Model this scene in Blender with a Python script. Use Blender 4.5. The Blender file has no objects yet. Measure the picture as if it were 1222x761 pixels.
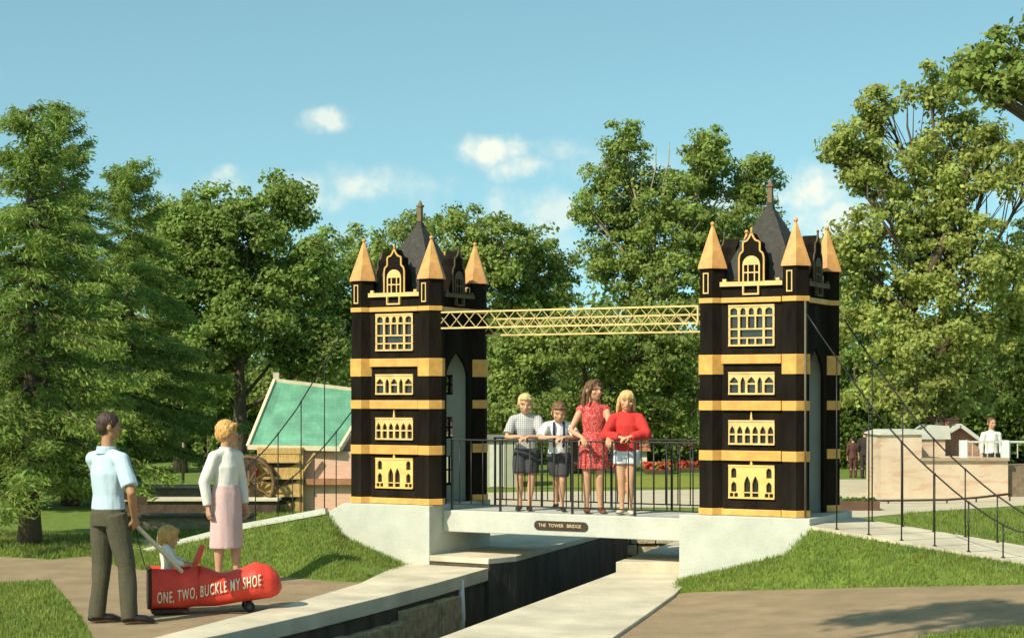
import bpy, math, random
import numpy as np
from mathutils import Vector, Matrix, noise as mnoise
R_ = math.radians
random.seed(7)
SC = bpy.context.scene
C = SC.collection

# ------------------------------------------------------------------ camera, sky, sun
F, HOR, CX, EZ = 2107.0, 470.5, 611.0, 1.95        # focal length in photo pixels, horizon row, centre column, eye height
cam = bpy.data.cameras.new('camera'); cam_o = bpy.data.objects.new('camera', cam); C.objects.link(cam_o)
cam.sensor_width = 36.0; cam.lens = F / 1222 * 36; cam.shift_y = (HOR - 380.5) / 1222
cam.clip_start = 0.1; cam.clip_end = 3000
cam_o.location = (0, 0, EZ); cam_o.rotation_euler = (R_(90), 0, 0)
SC.camera = cam_o
SUN_AZ, SUN_EL = 43.0, 41.0                        # degrees left of straight behind the camera, height
to_sun = Vector((-math.sin(R_(SUN_AZ)) * math.cos(R_(SUN_EL)), -math.cos(R_(SUN_AZ)) * math.cos(R_(SUN_EL)), math.sin(R_(SUN_EL))))
sl = bpy.data.lights.new('sun', 'SUN'); sl.energy = 3.7; sl.angle = R_(0.55); sl.color = (1.0, 0.91, 0.74)
so = bpy.data.objects.new('sun', sl); C.objects.link(so); so.rotation_euler = (-to_sun).to_track_quat('-Z', 'Y').to_euler()
SC.view_settings.view_transform = 'Standard'; SC.view_settings.look = 'None'
SC.view_settings.gamma = 1.0; SC.view_settings.exposure = 0.6; SC.view_settings.use_curve_mapping = False

W = bpy.data.worlds.new('World'); SC.world = W; W.use_nodes = True
nt = W.node_tree; N = nt.nodes; L = nt.links
bg = N['Background']; bg.inputs['Strength'].default_value = 0.15
def wn(t, **k):
    n = N.new(t)
    for a, b in k.items(): setattr(n, a, b)
    return n
def wmath(op, a, b=None, clamp=False):
    n = wn('ShaderNodeMath', operation=op); n.use_clamp = clamp
    for i, x in enumerate((a, b)):
        if x is None: continue
        if isinstance(x, (int, float)): n.inputs[i].default_value = x
        else: L.new(x, n.inputs[i])
    return n.outputs[0]
tc = wn('ShaderNodeTexCoord')
sep = wn('ShaderNodeSeparateXYZ'); L.new(tc.outputs['Generated'], sep.inputs[0])
zz = wmath('ADD', wmath('MULTIPLY', sep.outputs['Z'], 1.05), 0.150)
cmb = wn('ShaderNodeCombineXYZ'); L.new(sep.outputs['X'], cmb.inputs[0]); L.new(sep.outputs['Y'], cmb.inputs[1]); L.new(zz, cmb.inputs[2])
nrm = wn('ShaderNodeVectorMath', operation='NORMALIZE'); L.new(cmb.outputs[0], nrm.inputs[0])
sky = wn('ShaderNodeTexSky', sky_type='NISHITA', sun_disc=False, sun_elevation=R_(SUN_EL), sun_rotation=R_(180 + SUN_AZ), altitude=100, air_density=1.0, dust_density=0.6, ozone_density=1.0)
L.new(nrm.outputs[0], sky.inputs[0])
tint = wn('ShaderNodeMix', data_type='RGBA', blend_type='MULTIPLY'); tint.inputs[0].default_value = 1.0
L.new(sky.outputs[0], tint.inputs[6]); tint.inputs[7].default_value = (0.78, 0.97, 0.74, 1)
# clouds: soft patches fixed to directions in the sky
ysafe = wmath('MAXIMUM', sep.outputs['Y'], 0.05)
tx = wmath('DIVIDE', sep.outputs['X'], ysafe); tz = wmath('DIVIDE', sep.outputs['Z'], ysafe)
n1 = wn('ShaderNodeTexNoise'); n1.inputs['Scale'].default_value = 26; n1.inputs['Detail'].default_value = 7; n1.inputs['Roughness'].default_value = 0.6
L.new(tc.outputs['Generated'], n1.inputs['Vector'])
n2 = wn('ShaderNodeTexNoise'); n2.inputs['Scale'].default_value = 90; n2.inputs['Detail'].default_value = 5
L.new(tc.outputs['Generated'], n2.inputs['Vector'])
wob = wmath('ADD', wmath('MULTIPLY', wmath('SUBTRACT', n1.outputs[0], 0.5), 3.6), wmath('MULTIPLY', wmath('SUBTRACT', n2.outputs[0], 0.5), 1.6))
total = None
for (px, py, rx, ry, amt) in [(392,143,36,17,.75),(375,150,22,13,.5),(580,184,58,23,.95),(622,200,54,20,.8),(265,206,22,13,.6),(440,226,74,22,.75),(370,235,80,28,.55),
                              (685,182,52,20,.5),(965,228,56,40,.95),(1000,262,80,34,.8),(640,252,80,34,.6),(1225,228,40,22,.7),(300,250,120,30,.3),(560,300,300,45,.25),(470,222,110,30,.45),(720,195,90,26,.4),(250,225,90,26,.35),(880,240,110,40,.4),(-60,90,60,30,.5),(1330,120,90,40,.6)]:
    dx = wmath('DIVIDE', wmath('SUBTRACT', tx, (px - CX) / F), rx / F)
    dz = wmath('DIVIDE', wmath('SUBTRACT', tz, (HOR - py) / F), ry / F)
    d2 = wmath('ADD', wmath('MULTIPLY', dx, dx), wmath('MULTIPLY', dz, dz))
    m = wmath('MULTIPLY', wmath('SUBTRACT', wmath('ADD', 1.15, wob), d2), 0.75, clamp=True)
    m = wmath('MULTIPLY', wmath('MULTIPLY', m, m), amt)
    total = m if total is None else wmath('MAXIMUM', total, m)
cl = wn('ShaderNodeMix', data_type='RGBA'); L.new(total, cl.inputs[0]); L.new(tint.outputs[2], cl.inputs[6]); cl.inputs[7].default_value = (4.3, 4.5, 3.9, 1)
L.new(cl.outputs[2], bg.inputs['Color'])

# ------------------------------------------------------------------ helpers
def P(px, py, Y):                                  # a pixel of the photograph at depth Y
    return Vector(((px - CX) * Y / F, Y, EZ - (py - HOR) * Y / F))
def G(px, py, z=0.0):                              # a pixel of the photograph on the level z
    Y = (EZ - z) * F / (py - HOR)
    return Vector(((px - CX) * Y / F, Y, z))
TH = R_(27.9)
U2 = Vector((math.cos(TH), -math.sin(TH))); V2 = Vector((math.sin(TH), math.cos(TH)))
OX, OY, ZB = -1.7212, 20.532, 0.70
def B(a, b, z=0.0):                                # bridge frame: a along the bridge, b across, z above the tower feet
    return Vector((OX + U2.x * a + V2.x * b, OY + U2.y * a + V2.y * b, ZB + z))

MATS = {}
def mat(name, col, var=.15, scale=8, rough=.7, bump=0.0, bscale=60, metal=0, spec=.4, detail=6, stretch=None, col2=None, trans=None, island=0.0, attr=None):
    if name in MATS: return MATS[name]
    m = bpy.data.materials.new(name); m.use_nodes = True; t = m.node_tree; n = t.nodes; l = t.links
    b = n['Principled BSDF']; b.inputs['Roughness'].default_value = rough; b.inputs['Metallic'].default_value = metal
    b.inputs['Specular IOR Level'].default_value = spec
    co = n.new('ShaderNodeTexCoord'); vec = co.outputs['Object']
    if stretch:
        mp = n.new('ShaderNodeMapping'); mp.inputs['Scale'].default_value = stretch; l.new(vec, mp.inputs[0]); vec = mp.outputs[0]
    nz = n.new('ShaderNodeTexNoise'); nz.inputs['Scale'].default_value = scale; nz.inputs['Detail'].default_value = detail; nz.inputs['Roughness'].default_value = .62
    l.new(vec, nz.inputs['Vector'])
    rp = n.new('ShaderNodeValToRGB'); rp.color_ramp.elements[0].position = .3; rp.color_ramp.elements[1].position = .7
    c2 = col2 if col2 else tuple(min(1, c * (1 + var)) for c in col); c1 = tuple(c * (1 - var) for c in col)
    rp.color_ramp.elements[0].color = (*c1, 1); rp.color_ramp.elements[1].color = (*c2, 1)
    l.new(nz.outputs[0], rp.inputs[0]); out = rp.outputs[0]
    if attr:
        at = n.new('ShaderNodeAttribute'); at.attribute_name = attr
        mx = n.new('ShaderNodeMix'); mx.data_type = 'RGBA'; mx.blend_type = 'MULTIPLY'; mx.inputs[0].default_value = 1
        l.new(out, mx.inputs[6]); l.new(at.outputs['Color'], mx.inputs[7]); out = mx.outputs[2]
    if island:
        ge = n.new('ShaderNodeNewGeometry'); hs = n.new('ShaderNodeHueSaturation')
        ma = n.new('ShaderNodeMapRange'); ma.inputs[3].default_value = 1 - island; ma.inputs[4].default_value = 1 + island
        mh = n.new('ShaderNodeMapRange'); mh.inputs[3].default_value = .5 - island * .05; mh.inputs[4].default_value = .5 + island * .05
        l.new(ge.outputs['Random Per Island'], ma.inputs[0]); l.new(ma.outputs[0], hs.inputs['Value'])
        l.new(ge.outputs['Random Per Island'], mh.inputs[0]); l.new(mh.outputs[0], hs.inputs['Hue'])
        l.new(out, hs.inputs['Color']); out = hs.outputs[0]
    l.new(out, b.inputs['Base Color'])
    if bump:
        bn = n.new('ShaderNodeTexNoise'); bn.inputs['Scale'].default_value = bscale; bn.inputs['Detail'].default_value = 5; l.new(vec, bn.inputs['Vector'])
        bp = n.new('ShaderNodeBump'); bp.inputs['Strength'].default_value = bump; bp.inputs['Distance'].default_value = .02
        l.new(bn.outputs[0], bp.inputs['Height']); l.new(bp.outputs[0], b.inputs['Normal'])
    if trans:
        tr = n.new('ShaderNodeBsdfTranslucent'); l.new(out, tr.inputs['Color']); mxs = n.new('ShaderNodeMixShader'); mxs.inputs[0].default_value = trans
        o = n['Material Output']; l.new(b.outputs[0], mxs.inputs[1]); l.new(tr.outputs[0], mxs.inputs[2]); l.new(mxs.outputs[0], o.inputs['Surface'])
    MATS[name] = m
    return m

def brick_mat(name, c1, c2, mortar, scale=5, rough=.9, bump=.4, w=.5, h=.25, msize=.02):
    if name in MATS: return MATS[name]
    m = bpy.data.materials.new(name); m.use_nodes = True; t = m.node_tree; n = t.nodes; l = t.links; b = n['Principled BSDF']; b.inputs['Roughness'].default_value = rough
    co = n.new('ShaderNodeTexCoord'); sp = n.new('ShaderNodeSeparateXYZ'); l.new(co.outputs['Object'], sp.inputs[0])
    ad = n.new('ShaderNodeMath'); ad.operation = 'ADD'; l.new(sp.outputs[0], ad.inputs[0]); l.new(sp.outputs[1], ad.inputs[1])
    cb = n.new('ShaderNodeCombineXYZ'); l.new(ad.outputs[0], cb.inputs[0]); l.new(sp.outputs[2], cb.inputs[1])
    br = n.new('ShaderNodeTexBrick'); br.inputs['Scale'].default_value = scale; br.inputs['Color1'].default_value = (*c1, 1); br.inputs['Color2'].default_value = (*c2, 1); br.inputs['Mortar'].default_value = (*mortar, 1)
    br.inputs['Mortar Size'].default_value = msize; br.inputs['Brick Width'].default_value = w; br.inputs['Row Height'].default_value = h
    l.new(cb.outputs[0], br.inputs[0])
    nz = n.new('ShaderNodeTexNoise'); nz.inputs['Scale'].default_value = 3.0; nz.inputs['Detail'].default_value = 6; l.new(co.outputs['Object'], nz.inputs['Vector'])
    mr = n.new('ShaderNodeMapRange'); mr.inputs[1].default_value = .3; mr.inputs[2].default_value = .7; mr.inputs[3].default_value = .7; mr.inputs[4].default_value = 1.2; l.new(nz.outputs[0], mr.inputs[0])
    mx = n.new('ShaderNodeMix'); mx.data_type = 'RGBA'; mx.blend_type = 'MULTIPLY'; mx.inputs[0].default_value = 1; l.new(br.outputs[0], mx.inputs[6]); l.new(mr.outputs[0], mx.inputs[7])
    l.new(mx.outputs[2], b.inputs['Base Color'])
    bp = n.new('ShaderNodeBump'); bp.inputs['Strength'].default_value = bump; bp.inputs['Distance'].default_value = .01; bp.invert = True
    l.new(br.outputs['Fac'], bp.inputs['Height']); l.new(bp.outputs[0], b.inputs['Normal'])
    MATS[name] = m; return m

class MB:
    def __init__(s): s.v = []; s.f = []; s.m = []; s.s = []
    def add(s, vs, fs, mi=0, sm=False):
        o = len(s.v); s.v += [tuple(x) for x in vs]
        for f in fs: s.f.append(tuple(i + o for i in f)); s.m.append(mi); s.s.append(sm)
        return s
    def box(s, x0, x1, y0, y1, z0, z1, mi=0):
        vs = [(x, y, z) for z in (z0, z1) for y in (y0, y1) for x in (x0, x1)]
        return s.add(vs, [(0,2,3,1),(4,5,7,6),(0,1,5,4),(2,6,7,3),(0,4,6,2),(1,3,7,5)], mi)
    def prism(s, poly, y0, y1, mi=0):                # polygon in x,z pushed from y0 to y1 (counter-clockwise seen from -y)
        n = len(poly); vs = [(x, y0, z) for x, z in poly] + [(x, y1, z) for x, z in poly]
        fs = [tuple(range(n)), tuple(range(2 * n - 1, n - 1, -1))] + [(j, i, i + n, j + n) for i in range(n) for j in [(i + 1) % n]]
        return s.add(vs, fs, mi)
    def slab(s, poly, z0, z1, mi=0):                 # polygon in x,y pushed up; z1 may be a list
        n = len(poly); zt = z1 if isinstance(z1, (list, tuple)) else [z1] * n; zb = z0 if isinstance(z0, (list, tuple)) else [z0] * n
        vs = [(p[0], p[1], zb[i]) for i, p in enumerate(poly)] + [(p[0], p[1], zt[i]) for i, p in enumerate(poly)]
        fs = [tuple(range(n - 1, -1, -1)), tuple(range(n, 2 * n))] + [(i, j, j + n, i + n) for i in range(n) for j in [(i + 1) % n]]
        return s.add(vs, fs, mi)
    def bar(s, p, q, w, h=None, mi=0, up=(0, 0, 1)):
        p = Vector(p); q = Vector(q); h = h or w; d = (q - p).normalized(); u = Vector(up)
        if abs(d.dot(u)) > .98: u = Vector((0, 1, 0))
        a = d.cross(u).normalized(); c = a.cross(d).normalized(); vs = []
        for e in (p, q):
            for i, j in ((-1,-1),(1,-1),(1,1),(-1,1)): vs.append(e + a * (i * w / 2) + c * (j * h / 2))
        return s.add(vs, [(0,1,2,3),(7,6,5,4),(0,4,5,1),(1,5,6,2),(2,6,7,3),(3,7,4,0)], mi)
    def tube(s, pts, rad, n=8, side=None, mi=0, sm=True, cap=True, dome=False):
        pts = [Vector(p) for p in pts]; k = len(pts)
        rad = [(r, r) if isinstance(r, (int, float)) else r for r in rad]
        if dome:                                      # rounded ends
            P2, R2 = [], []
            d0 = (pts[0] - pts[1]).normalized(); d1 = (pts[-1] - pts[-2]).normalized()
            for t in (.95, .6): P2.append(pts[0] + d0 * (min(rad[0]) * math.sin(t * 1.5708))); R2.append(tuple(r * max(.12, math.cos(t * 1.5708)) for r in rad[0]))
            P2 += pts; R2 += rad
            for t in (.6, .95): P2.append(pts[-1] + d1 * (min(rad[-1]) * math.sin(t * 1.5708))); R2.append(tuple(r * max(.12, math.cos(t * 1.5708)) for r in rad[-1]))
            pts, rad = P2, R2; k = len(pts)
        vs = []
        sv = Vector(side) if side is not None else None
        prev = None
        for i in range(k):
            d = (pts[min(i + 1, k - 1)] - pts[max(i - 1, 0)]).normalized()
            if sv is not None: a = sv - d * sv.dot(d)
            elif prev is not None: a = prev - d * prev.dot(d)
            else:
                t = Vector((1, 0, 0)) if abs(d.x) < .9 else Vector((0, 1, 0)); a = t - d * t.dot(d)
            if a.length < 1e-6: a = d.orthogonal()
            a.normalize(); prev = a; c = d.cross(a)
            for j in range(n):
                t = 2 * math.pi * j / n
                vs.append(pts[i] + a * (rad[i][0] * math.cos(t)) + c * (rad[i][1] * math.sin(t)))
        fs = [(i * n + j, i * n + (j + 1) % n, (i + 1) * n + (j + 1) % n, (i + 1) * n + j) for i in range(k - 1) for j in range(n)]
        o = len(s.v); s.add(vs, fs, mi, sm)
        if cap: s.add([], [], mi); s.f.append(tuple(o + j for j in range(n - 1, -1, -1))); s.m.append(mi); s.s.append(False); s.f.append(tuple(o + (k - 1) * n + j for j in range(n))); s.m.append(mi); s.s.append(False)
        return s
    def ball(s, c, r, rot=None, n=14, k=9, mi=0, sm=True):
        r = (r, r, r) if isinstance(r, (int, float)) else r; c = Vector(c); vs = []
        for i in range(k + 1):
            ph = math.pi * i / k; ph = min(max(ph, .08), math.pi - .08)
            for j in range(n):
                t = 2 * math.pi * j / n; p = Vector((r[0] * math.sin(ph) * math.cos(t), r[1] * math.sin(ph) * math.sin(t), r[2] * math.cos(ph)))
                vs.append(c + (rot @ p if rot else p))
        o = len(s.v)
        fs = [(i * n + j, (i + 1) * n + j, (i + 1) * n + (j + 1) % n, i * n + (j + 1) % n) for i in range(k) for j in range(n)]
        s.add(vs, fs, mi, sm)
        s.f.append(tuple(o + j for j in range(n))); s.m.append(mi); s.s.append(sm)
        s.f.append(tuple(o + k * n + j for j in range(n - 1, -1, -1))); s.m.append(mi); s.s.append(sm)
        return s
    def lathe(s, prof, n=16, c=(0, 0, 0), mi=0, sm=True, ph=0.0):
        vs = [(c[0] + r * math.cos(ph + 2 * math.pi * j / n), c[1] + r * math.sin(ph + 2 * math.pi * j / n), c[2] + z) for r, z in prof for j in range(n)]
        k = len(prof); o = len(s.v)
        s.add(vs, [(i * n + j, i * n + (j + 1) % n, (i + 1) * n + (j + 1) % n, (i + 1) * n + j) for i in range(k - 1) for j in range(n)], mi, sm)
        s.f.append(tuple(o + j for j in range(n - 1, -1, -1))); s.m.append(mi); s.s.append(False)
        s.f.append(tuple(o + (k - 1) * n + j for j in range(n))); s.m.append(mi); s.s.append(False)
        return s
    def mesh(s, name):
        me = bpy.data.meshes.new(name); me.from_pydata(s.v, [], s.f); me.validate()
        return me
    def build(s, name, mats, parent=None, loc=None, rotz=0, bevel=0):
        me = bpy.data.meshes.new(name); me.from_pydata(s.v, [], s.f)
        for m in (mats if isinstance(mats, (list, tuple)) else [mats]): me.materials.append(m)
        me.polygons.foreach_set('material_index', s.m); me.polygons.foreach_set('use_smooth', s.s); me.update()
        o = bpy.data.objects.new(name, me); C.objects.link(o)
        if parent: o.parent = parent
        if loc is not None: o.location = loc
        o.rotation_euler[2] = rotz
        if bevel:
            b = o.modifiers.new('bevel', 'BEVEL'); b.width = bevel; b.segments = 2; b.limit_method = 'ANGLE'; b.angle_limit = R_(40)
        return o

def tag(o, label=None, cat=None, group=None, kind=None):
    if label: o['label'] = label
    if cat: o['category'] = cat
    if group: o['group'] = group
    if kind: o['kind'] = kind
    return o
def thing(name, label, cat, loc=(0, 0, 0), rotz=0, group=None):
    o = bpy.data.objects.new(name, None); C.objects.link(o); o.location = loc; o.rotation_euler[2] = rotz; o.empty_display_size = .2
    return tag(o, label, cat, group)
def copy_tree(o, parent=None):
    c = o.copy(); C.objects.link(c)
    if parent: c.parent = parent
    for ch in o.children: copy_tree(ch, c)
    return c
def bake(o):                                          # world-built mesh: move the origin to its own base so it can be parented / pushed
    me = o.data; n = len(me.vertices); a = np.empty(n * 3, 'f'); me.vertices.foreach_get('co', a); a = a.reshape(-1, 3)
    c = Vector((float((a[:, 0].min() + a[:, 0].max()) / 2), float((a[:, 1].min() + a[:, 1].max()) / 2), float(a[:, 2].min())))
    a -= np.array(c, 'f'); me.vertices.foreach_set('co', a.ravel()); o.location = Vector(o.location) + c; me.update(); return o

# ------------------------------------------------------------------ materials
BLACK = mat('black_paint', (.0085, .0065, .005), .3, 5, .85, .35, 24, spec=.06, stretch=(1, 1, .25), col2=(.022, .017, .012))
GOLD = mat('gold_paint', (.66, .355, .085), .22, 7, .5, .12, 50)
CREAMF = mat('cream_gold_paint', (.72, .48, .18), .2, 8, .5)
ROOFG = mat('grey_roof', (.048, .043, .034), .35, 22, .75, .6, 70)
INNER = mat('grey_inner_wall', (.42, .43, .36), .12, 3, .8)
GLASS = mat('dark_glass', (.025, .024, .02), .4, 9, .12, spec=.6)
WHITEC = mat('white_concrete', (.50, .50, .42), .10, 4, .85, .25, 45)
CONC = mat('pale_concrete', (.59, .52, .375), .24, 1.7, .9, .4, 70, detail=10)
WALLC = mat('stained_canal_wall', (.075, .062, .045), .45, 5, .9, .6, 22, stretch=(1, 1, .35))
STONE = mat('rough_stone', (.34, .27, .15), .45, 9, .95, .9, 26)
IRON = mat('black_iron', (.018, .016, .014), .3, 20, .45)
GRASSM = mat('lawn_soil_grass', (.13, .20, .028), .35, 7, .95, .6, 90, col2=(.19, .27, .035))
BLADE = mat('grass_blade', (.17, .265, .034), .25, 1.6, .7, trans=.3, island=.4, col2=(.27, .31, .055))
PATHM = mat('tan_gravel', (.37, .265, .150), .20, 2.6, .95, .9, 120, detail=14)
PAVE = mat('pale_paving', (.52, .45, .31), .12, 2, .9, .2, 40)
WATERM = mat('dark_water', (.012, .014, .012), .3, 3, .06, .12, 12, spec=.5)

# ------------------------------------------------------------------ ground with the canal cut out
def cl_L(Y): return -.548 + .33 * (Y - 18.63) - .014 * max(0, 18.6 - Y) ** 2          # left edge of the canal
def cl_R(Y): return 1.122 + .33 * (Y - 19.07)          # right edge
CAN0, CAN1 = 4.0, 25.0
g = MB()
def quad_sheet(m, x0a, x1a, y0, x0b, x1b, y1, z=0.0, nx=1):
    for i in range(nx):
        t0, t1 = i / nx, (i + 1) / nx
        m.add([(x0a + (x1a - x0a) * t0, y0, z), (x0a + (x1a - x0a) * t1, y0, z), (x0b + (x1b - x0b) * t1, y1, z), (x0b + (x1b - x0b) * t0, y1, z)], [(0, 1, 2, 3)])
quad_sheet(g, -700, 700, -60, -700, 700, CAN0)
for k in range(14):
    ya, yb = CAN0 + (CAN1 - CAN0) * k / 14, CAN0 + (CAN1 - CAN0) * (k + 1) / 14
    quad_sheet(g, -700, cl_L(ya) - .02, ya, -700, cl_L(yb) - .02, yb); quad_sheet(g, cl_R(ya) + .02, 700, ya, cl_R(yb) + .02, 700, yb)
quad_sheet(g, -700, 700, CAN1, -700, 700, 1500)
tag(g.build('ground', GRASSM), kind='structure')
wt = MB(); wt.slab([(cl_L(CAN0) - 2.3, CAN0), (cl_R(CAN0) + .3, CAN0), (cl_R(CAN1) + .3, CAN1), (cl_L(CAN1) - .3, CAN1)], -1.05, -.72)
tag(wt.build('canal_water', WATERM), kind='structure')

# canal walls
def canal_wall(sgn, fn, label):
    m = MB(); ys = np.linspace(CAN0, CAN1, 40)
    for i in range(39):
        y0, y1 = ys[i], ys[i + 1]; x0, x1 = fn(y0) + sgn * .05, fn(y1) + sgn * .05
        o = .35 * sgn
        p = [(x0, y0), (x0 + o, y0), (x1 + o, y1), (x1, y1)]
        if sgn < 0: p = p[::-1]
        m.slab(p, -1.1, -.004)
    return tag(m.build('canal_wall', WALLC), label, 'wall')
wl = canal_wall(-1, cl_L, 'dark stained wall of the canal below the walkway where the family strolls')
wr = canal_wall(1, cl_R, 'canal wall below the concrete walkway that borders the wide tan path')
# rough stone ledges on the left canal wall
def ledge(y0, y1, zt, out, label):
    m = MB(); rr = random.Random(int(y0 * 10)); y = y0
    while y < y1:
        dy = rr.uniform(.12, .3); ye = min(y + dy, y1)
        x0, x1 = cl_L(y) - .045, cl_L(ye) - .045; o0 = out + rr.uniform(-.02, .02); t = zt + rr.uniform(-.012, .008)
        m.slab([(x0, y), (x0 + o0, y), (x1 + o0, ye - .008), (x1, ye - .008)], -1.08, t); y = ye
    return tag(m.build('stone_ledge', STONE, bevel=.012), label, 'ledge', 'stone ledges on the canal wall')
ledge(9.0, 17.14, -.235, .10, 'lower rough stone ledge along the canal wall nearest the camera')
ledge(17.14, 18.5, -.155, .10, 'upper short rough stone ledge on the canal wall beside the white gauge post')
m = MB(); yb = 18.72; xb = cl_L(yb) - .02
m.tube([(xb, yb, -.71), (xb + .012, yb, -.4), (xb - .01, yb, -.012)], [.026, .034, .038], 8)
tag(m.build('gauge_post', mat('white_paint', (.72, .70, .62), .12, 9, .6)), 'white weathered post standing against the dark canal wall', 'post')

# concrete walkways on both banks
def Gz(px, py, z): return G(px, py, z)
ZW = .035
m = MB()
outer = [Vector((-5.2, 10.0, 0)), G(180, 761, ZW), G(270, 738, ZW), G(360, 716, ZW), G(430, 695, ZW), G(486, 677.5, ZW)]
def strip_slab(m, Lp, Rp, zb, zt, mi=0):
    for i in range(len(Lp) - 1):
        m.slab([Lp[i][:2], Rp[i][:2], Rp[i + 1][:2], Lp[i + 1][:2]], zb, zt, mi)
YL = 19.5
ledgeL = [Vector((cl_L(y), y, 0)) for y in (10.0, 14.14, 15.4, 16.6, 18.0, YL)]
# smooth the pieces as one sheet with thickness
def sheet(m, Lp, Rp, zb, zt):
    n = len(Lp); vs = []
    for p, q in zip(Lp, Rp): vs += [(p[0], p[1], zb), (q[0], q[1], zb), (q[0], q[1], zt), (p[0], p[1], zt)]
    fs = []
    for i in range(n - 1):
        a = 4 * i; b = a + 4
        fs += [(a + 3, a + 2, b + 2, b + 3), (a + 1, b + 1, b + 2, a + 2), (a, a + 3, b + 3, b), (a, b, b + 1, a + 1)]
    fs += [(0, 1, 2, 3), (4 * n - 1, 4 * n - 2, 4 * n - 3, 4 * n - 4)]
    m.add(vs, fs)
outer[-1] = Vector((B(.62, -.17).x, B(.62, -.17).y, 0))
sheet(m, outer, ledgeL, -.105, ZW)
tag(m.build('canal_walkway', CONC, bevel=.008), kind='structure')
# raised ledge under the bridge, left bank
m = MB(); zr = .14
lg = ([B(.985, -.19)[:2], (cl_L(YL) - .001, YL + .004), (.05, 19.82), (cl_L(23.6) + .25, 23.6), (cl_L(24.46) + .25, 24.46), (cl_L(23.6) - 1.4, 24.46), B(.985, .4)[:2]])
m.slab(lg, .075, zr); tag(m.build('footing_ledge', CONC, bevel=.008), kind='structure')
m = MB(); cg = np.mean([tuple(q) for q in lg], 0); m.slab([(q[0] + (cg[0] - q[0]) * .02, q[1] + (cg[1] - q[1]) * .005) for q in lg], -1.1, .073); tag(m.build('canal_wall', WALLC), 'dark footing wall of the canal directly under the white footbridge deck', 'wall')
# right bank
m = MB()
rl = [Vector((cl_R(y), y, 0)) for y in (10.0, 14.14, 16.0, 17.5, 19.06)]
q = G(805, 708.5, ZW)
ro = [Vector((0.0, 10.0, 0)), G(730, 761, ZW), G(768, 735, ZW), q, Vector((2.0, 19.0, 0))]
sheet(m, rl, ro, -.105, ZW)
tag(m.build('canal_walkway', CONC, bevel=.008), kind='structure')
m = MB()
m.slab([(cl_R(19.07), 19.07), (1.95, 18.98), (2.4, 20.6), (3.2, 24.4), (cl_R(24.4), 24.4)], -.10, .145)
tag(m.build('footing_ledge', CONC, bevel=.008), kind='structure')
m = MB()
rr = random.Random(4)
for i in range(9):
    for k in range(-7, 0):
        x = .2 + i * .36 + (k % 2) * .1; m.box(x + .004, x + .35, 24.5 + rr.uniform(-.03, .02), 25.2, .20 + k * .16, .35 + k * .16 + rr.uniform(-.01, .006))
tag(m.build('stone_wall', mat('lit_stone', (.42, .34, .2), .3, 9, .95, .8, 22), bevel=.015), 'low rough stone wall across the canal seen under the bridge deck', 'wall')

# tan paths
m = MB()
pl_far = [Vector((-14, 22.2, 0)), G(0, 664), G(60, 668), G(104, 664), G(165, 679), G(240, 684), G(310, 687), G(345, 689), G(400, 694), G(432, 695), G(470, 684)]
pl_near = [Vector((-14, 17.9, 0)), G(0, 695), G(60, 692), G(78, 712), G(100, 740), G(112, 761), Vector((-3.1, 12.2, 0)), Vector((-2.5, 12.2, 0)), G(270, 741), G(360, 718), G(470, 684.5)]
ring = pl_near + pl_far[::-1]
vs = [(p.x, p.y, .004) for p in ring]
m.add(vs, [tuple(range(len(vs)))])
po = m.build('path', PATHM); tag(po, kind='structure')
m = MB()
RB = [(803, 711, 17.22), (830, 707, 17.2), (870, 705.5, 17.05), (930, 704, 16.9), (1000, 702, 16.65), (1080, 700.5, 16.4), (1150, 699.5, 16.2), (1222, 698, 16.0), (1330, 697.5, 15.75)]
RBP = [P(*q) for q in RB]                               # foot of the right-hand grass bank: the path climbs gently to the right
cols = [(Vector((.8, 10, 0)), G(730, 762)), (Vector((1.3, 10, 0)), G(768, 736)), (Vector((1.55, 10, 0)), RBP[0])]
cols = [(Vector((p.x - .0, 9.0, p.z)), p.copy()) for p in [G(730, 762), G(768, 736)] + RBP + [Vector((9, 15.5, .33)), Vector((40, 15, .33))]]
rows = 8; vs = []
for (p, q) in cols:
    for r in range(rows + 1): v = p.lerp(q, r / rows); vs.append((v.x, v.y, max(v.z, 0) + .006))
m.add(vs, [(i * (rows + 1) + r, (i + 1) * (rows + 1) + r, (i + 1) * (rows + 1) + r + 1, i * (rows + 1) + r + 1) for i in range(len(cols) - 1) for r in range(rows)], 0, True)
tag(m.build('path', PATHM), kind='structure')

# lawn banks
def ramp_r(a): return -.065 - .13 * min(3.0, max(0, a - 5.4))
def ramp_l(a):
    d = -a
    return -.08 if d < .2 else (-.08 - .185 * (d - .2) if d < 1.6 else max(-.692, -.339 - .245 * (d - 1.6)))
def bank(name, bot, top, label=None, rows=7, bulge=.04):
    m = MB(); n = len(bot); vs = []
    for r in range(rows + 1):
        t = r / rows
        for b_, t_ in zip(bot, top):
            p = b_.lerp(t_, t); p.z += bulge * math.sin(math.pi * t) * min(1, (b_ - t_).length / .6); vs.append(p)
    fs = [(r * n + i, r * n + i + 1, (r + 1) * n + i + 1, (r + 1) * n + i) for r in range(rows) for i in range(n - 1)]
    m.add(vs, fs, 0, True)
    return tag(m.build(name, GRASSM), kind='structure')
def wpt(a, b, z): p = B(a, b); return Vector((p.x, p.y, z))
def dz(v, z): return Vector((v.x, v.y, z))
bot = [p.copy() for p in RBP] + [Vector((9, 15.5, .33))]
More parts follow.
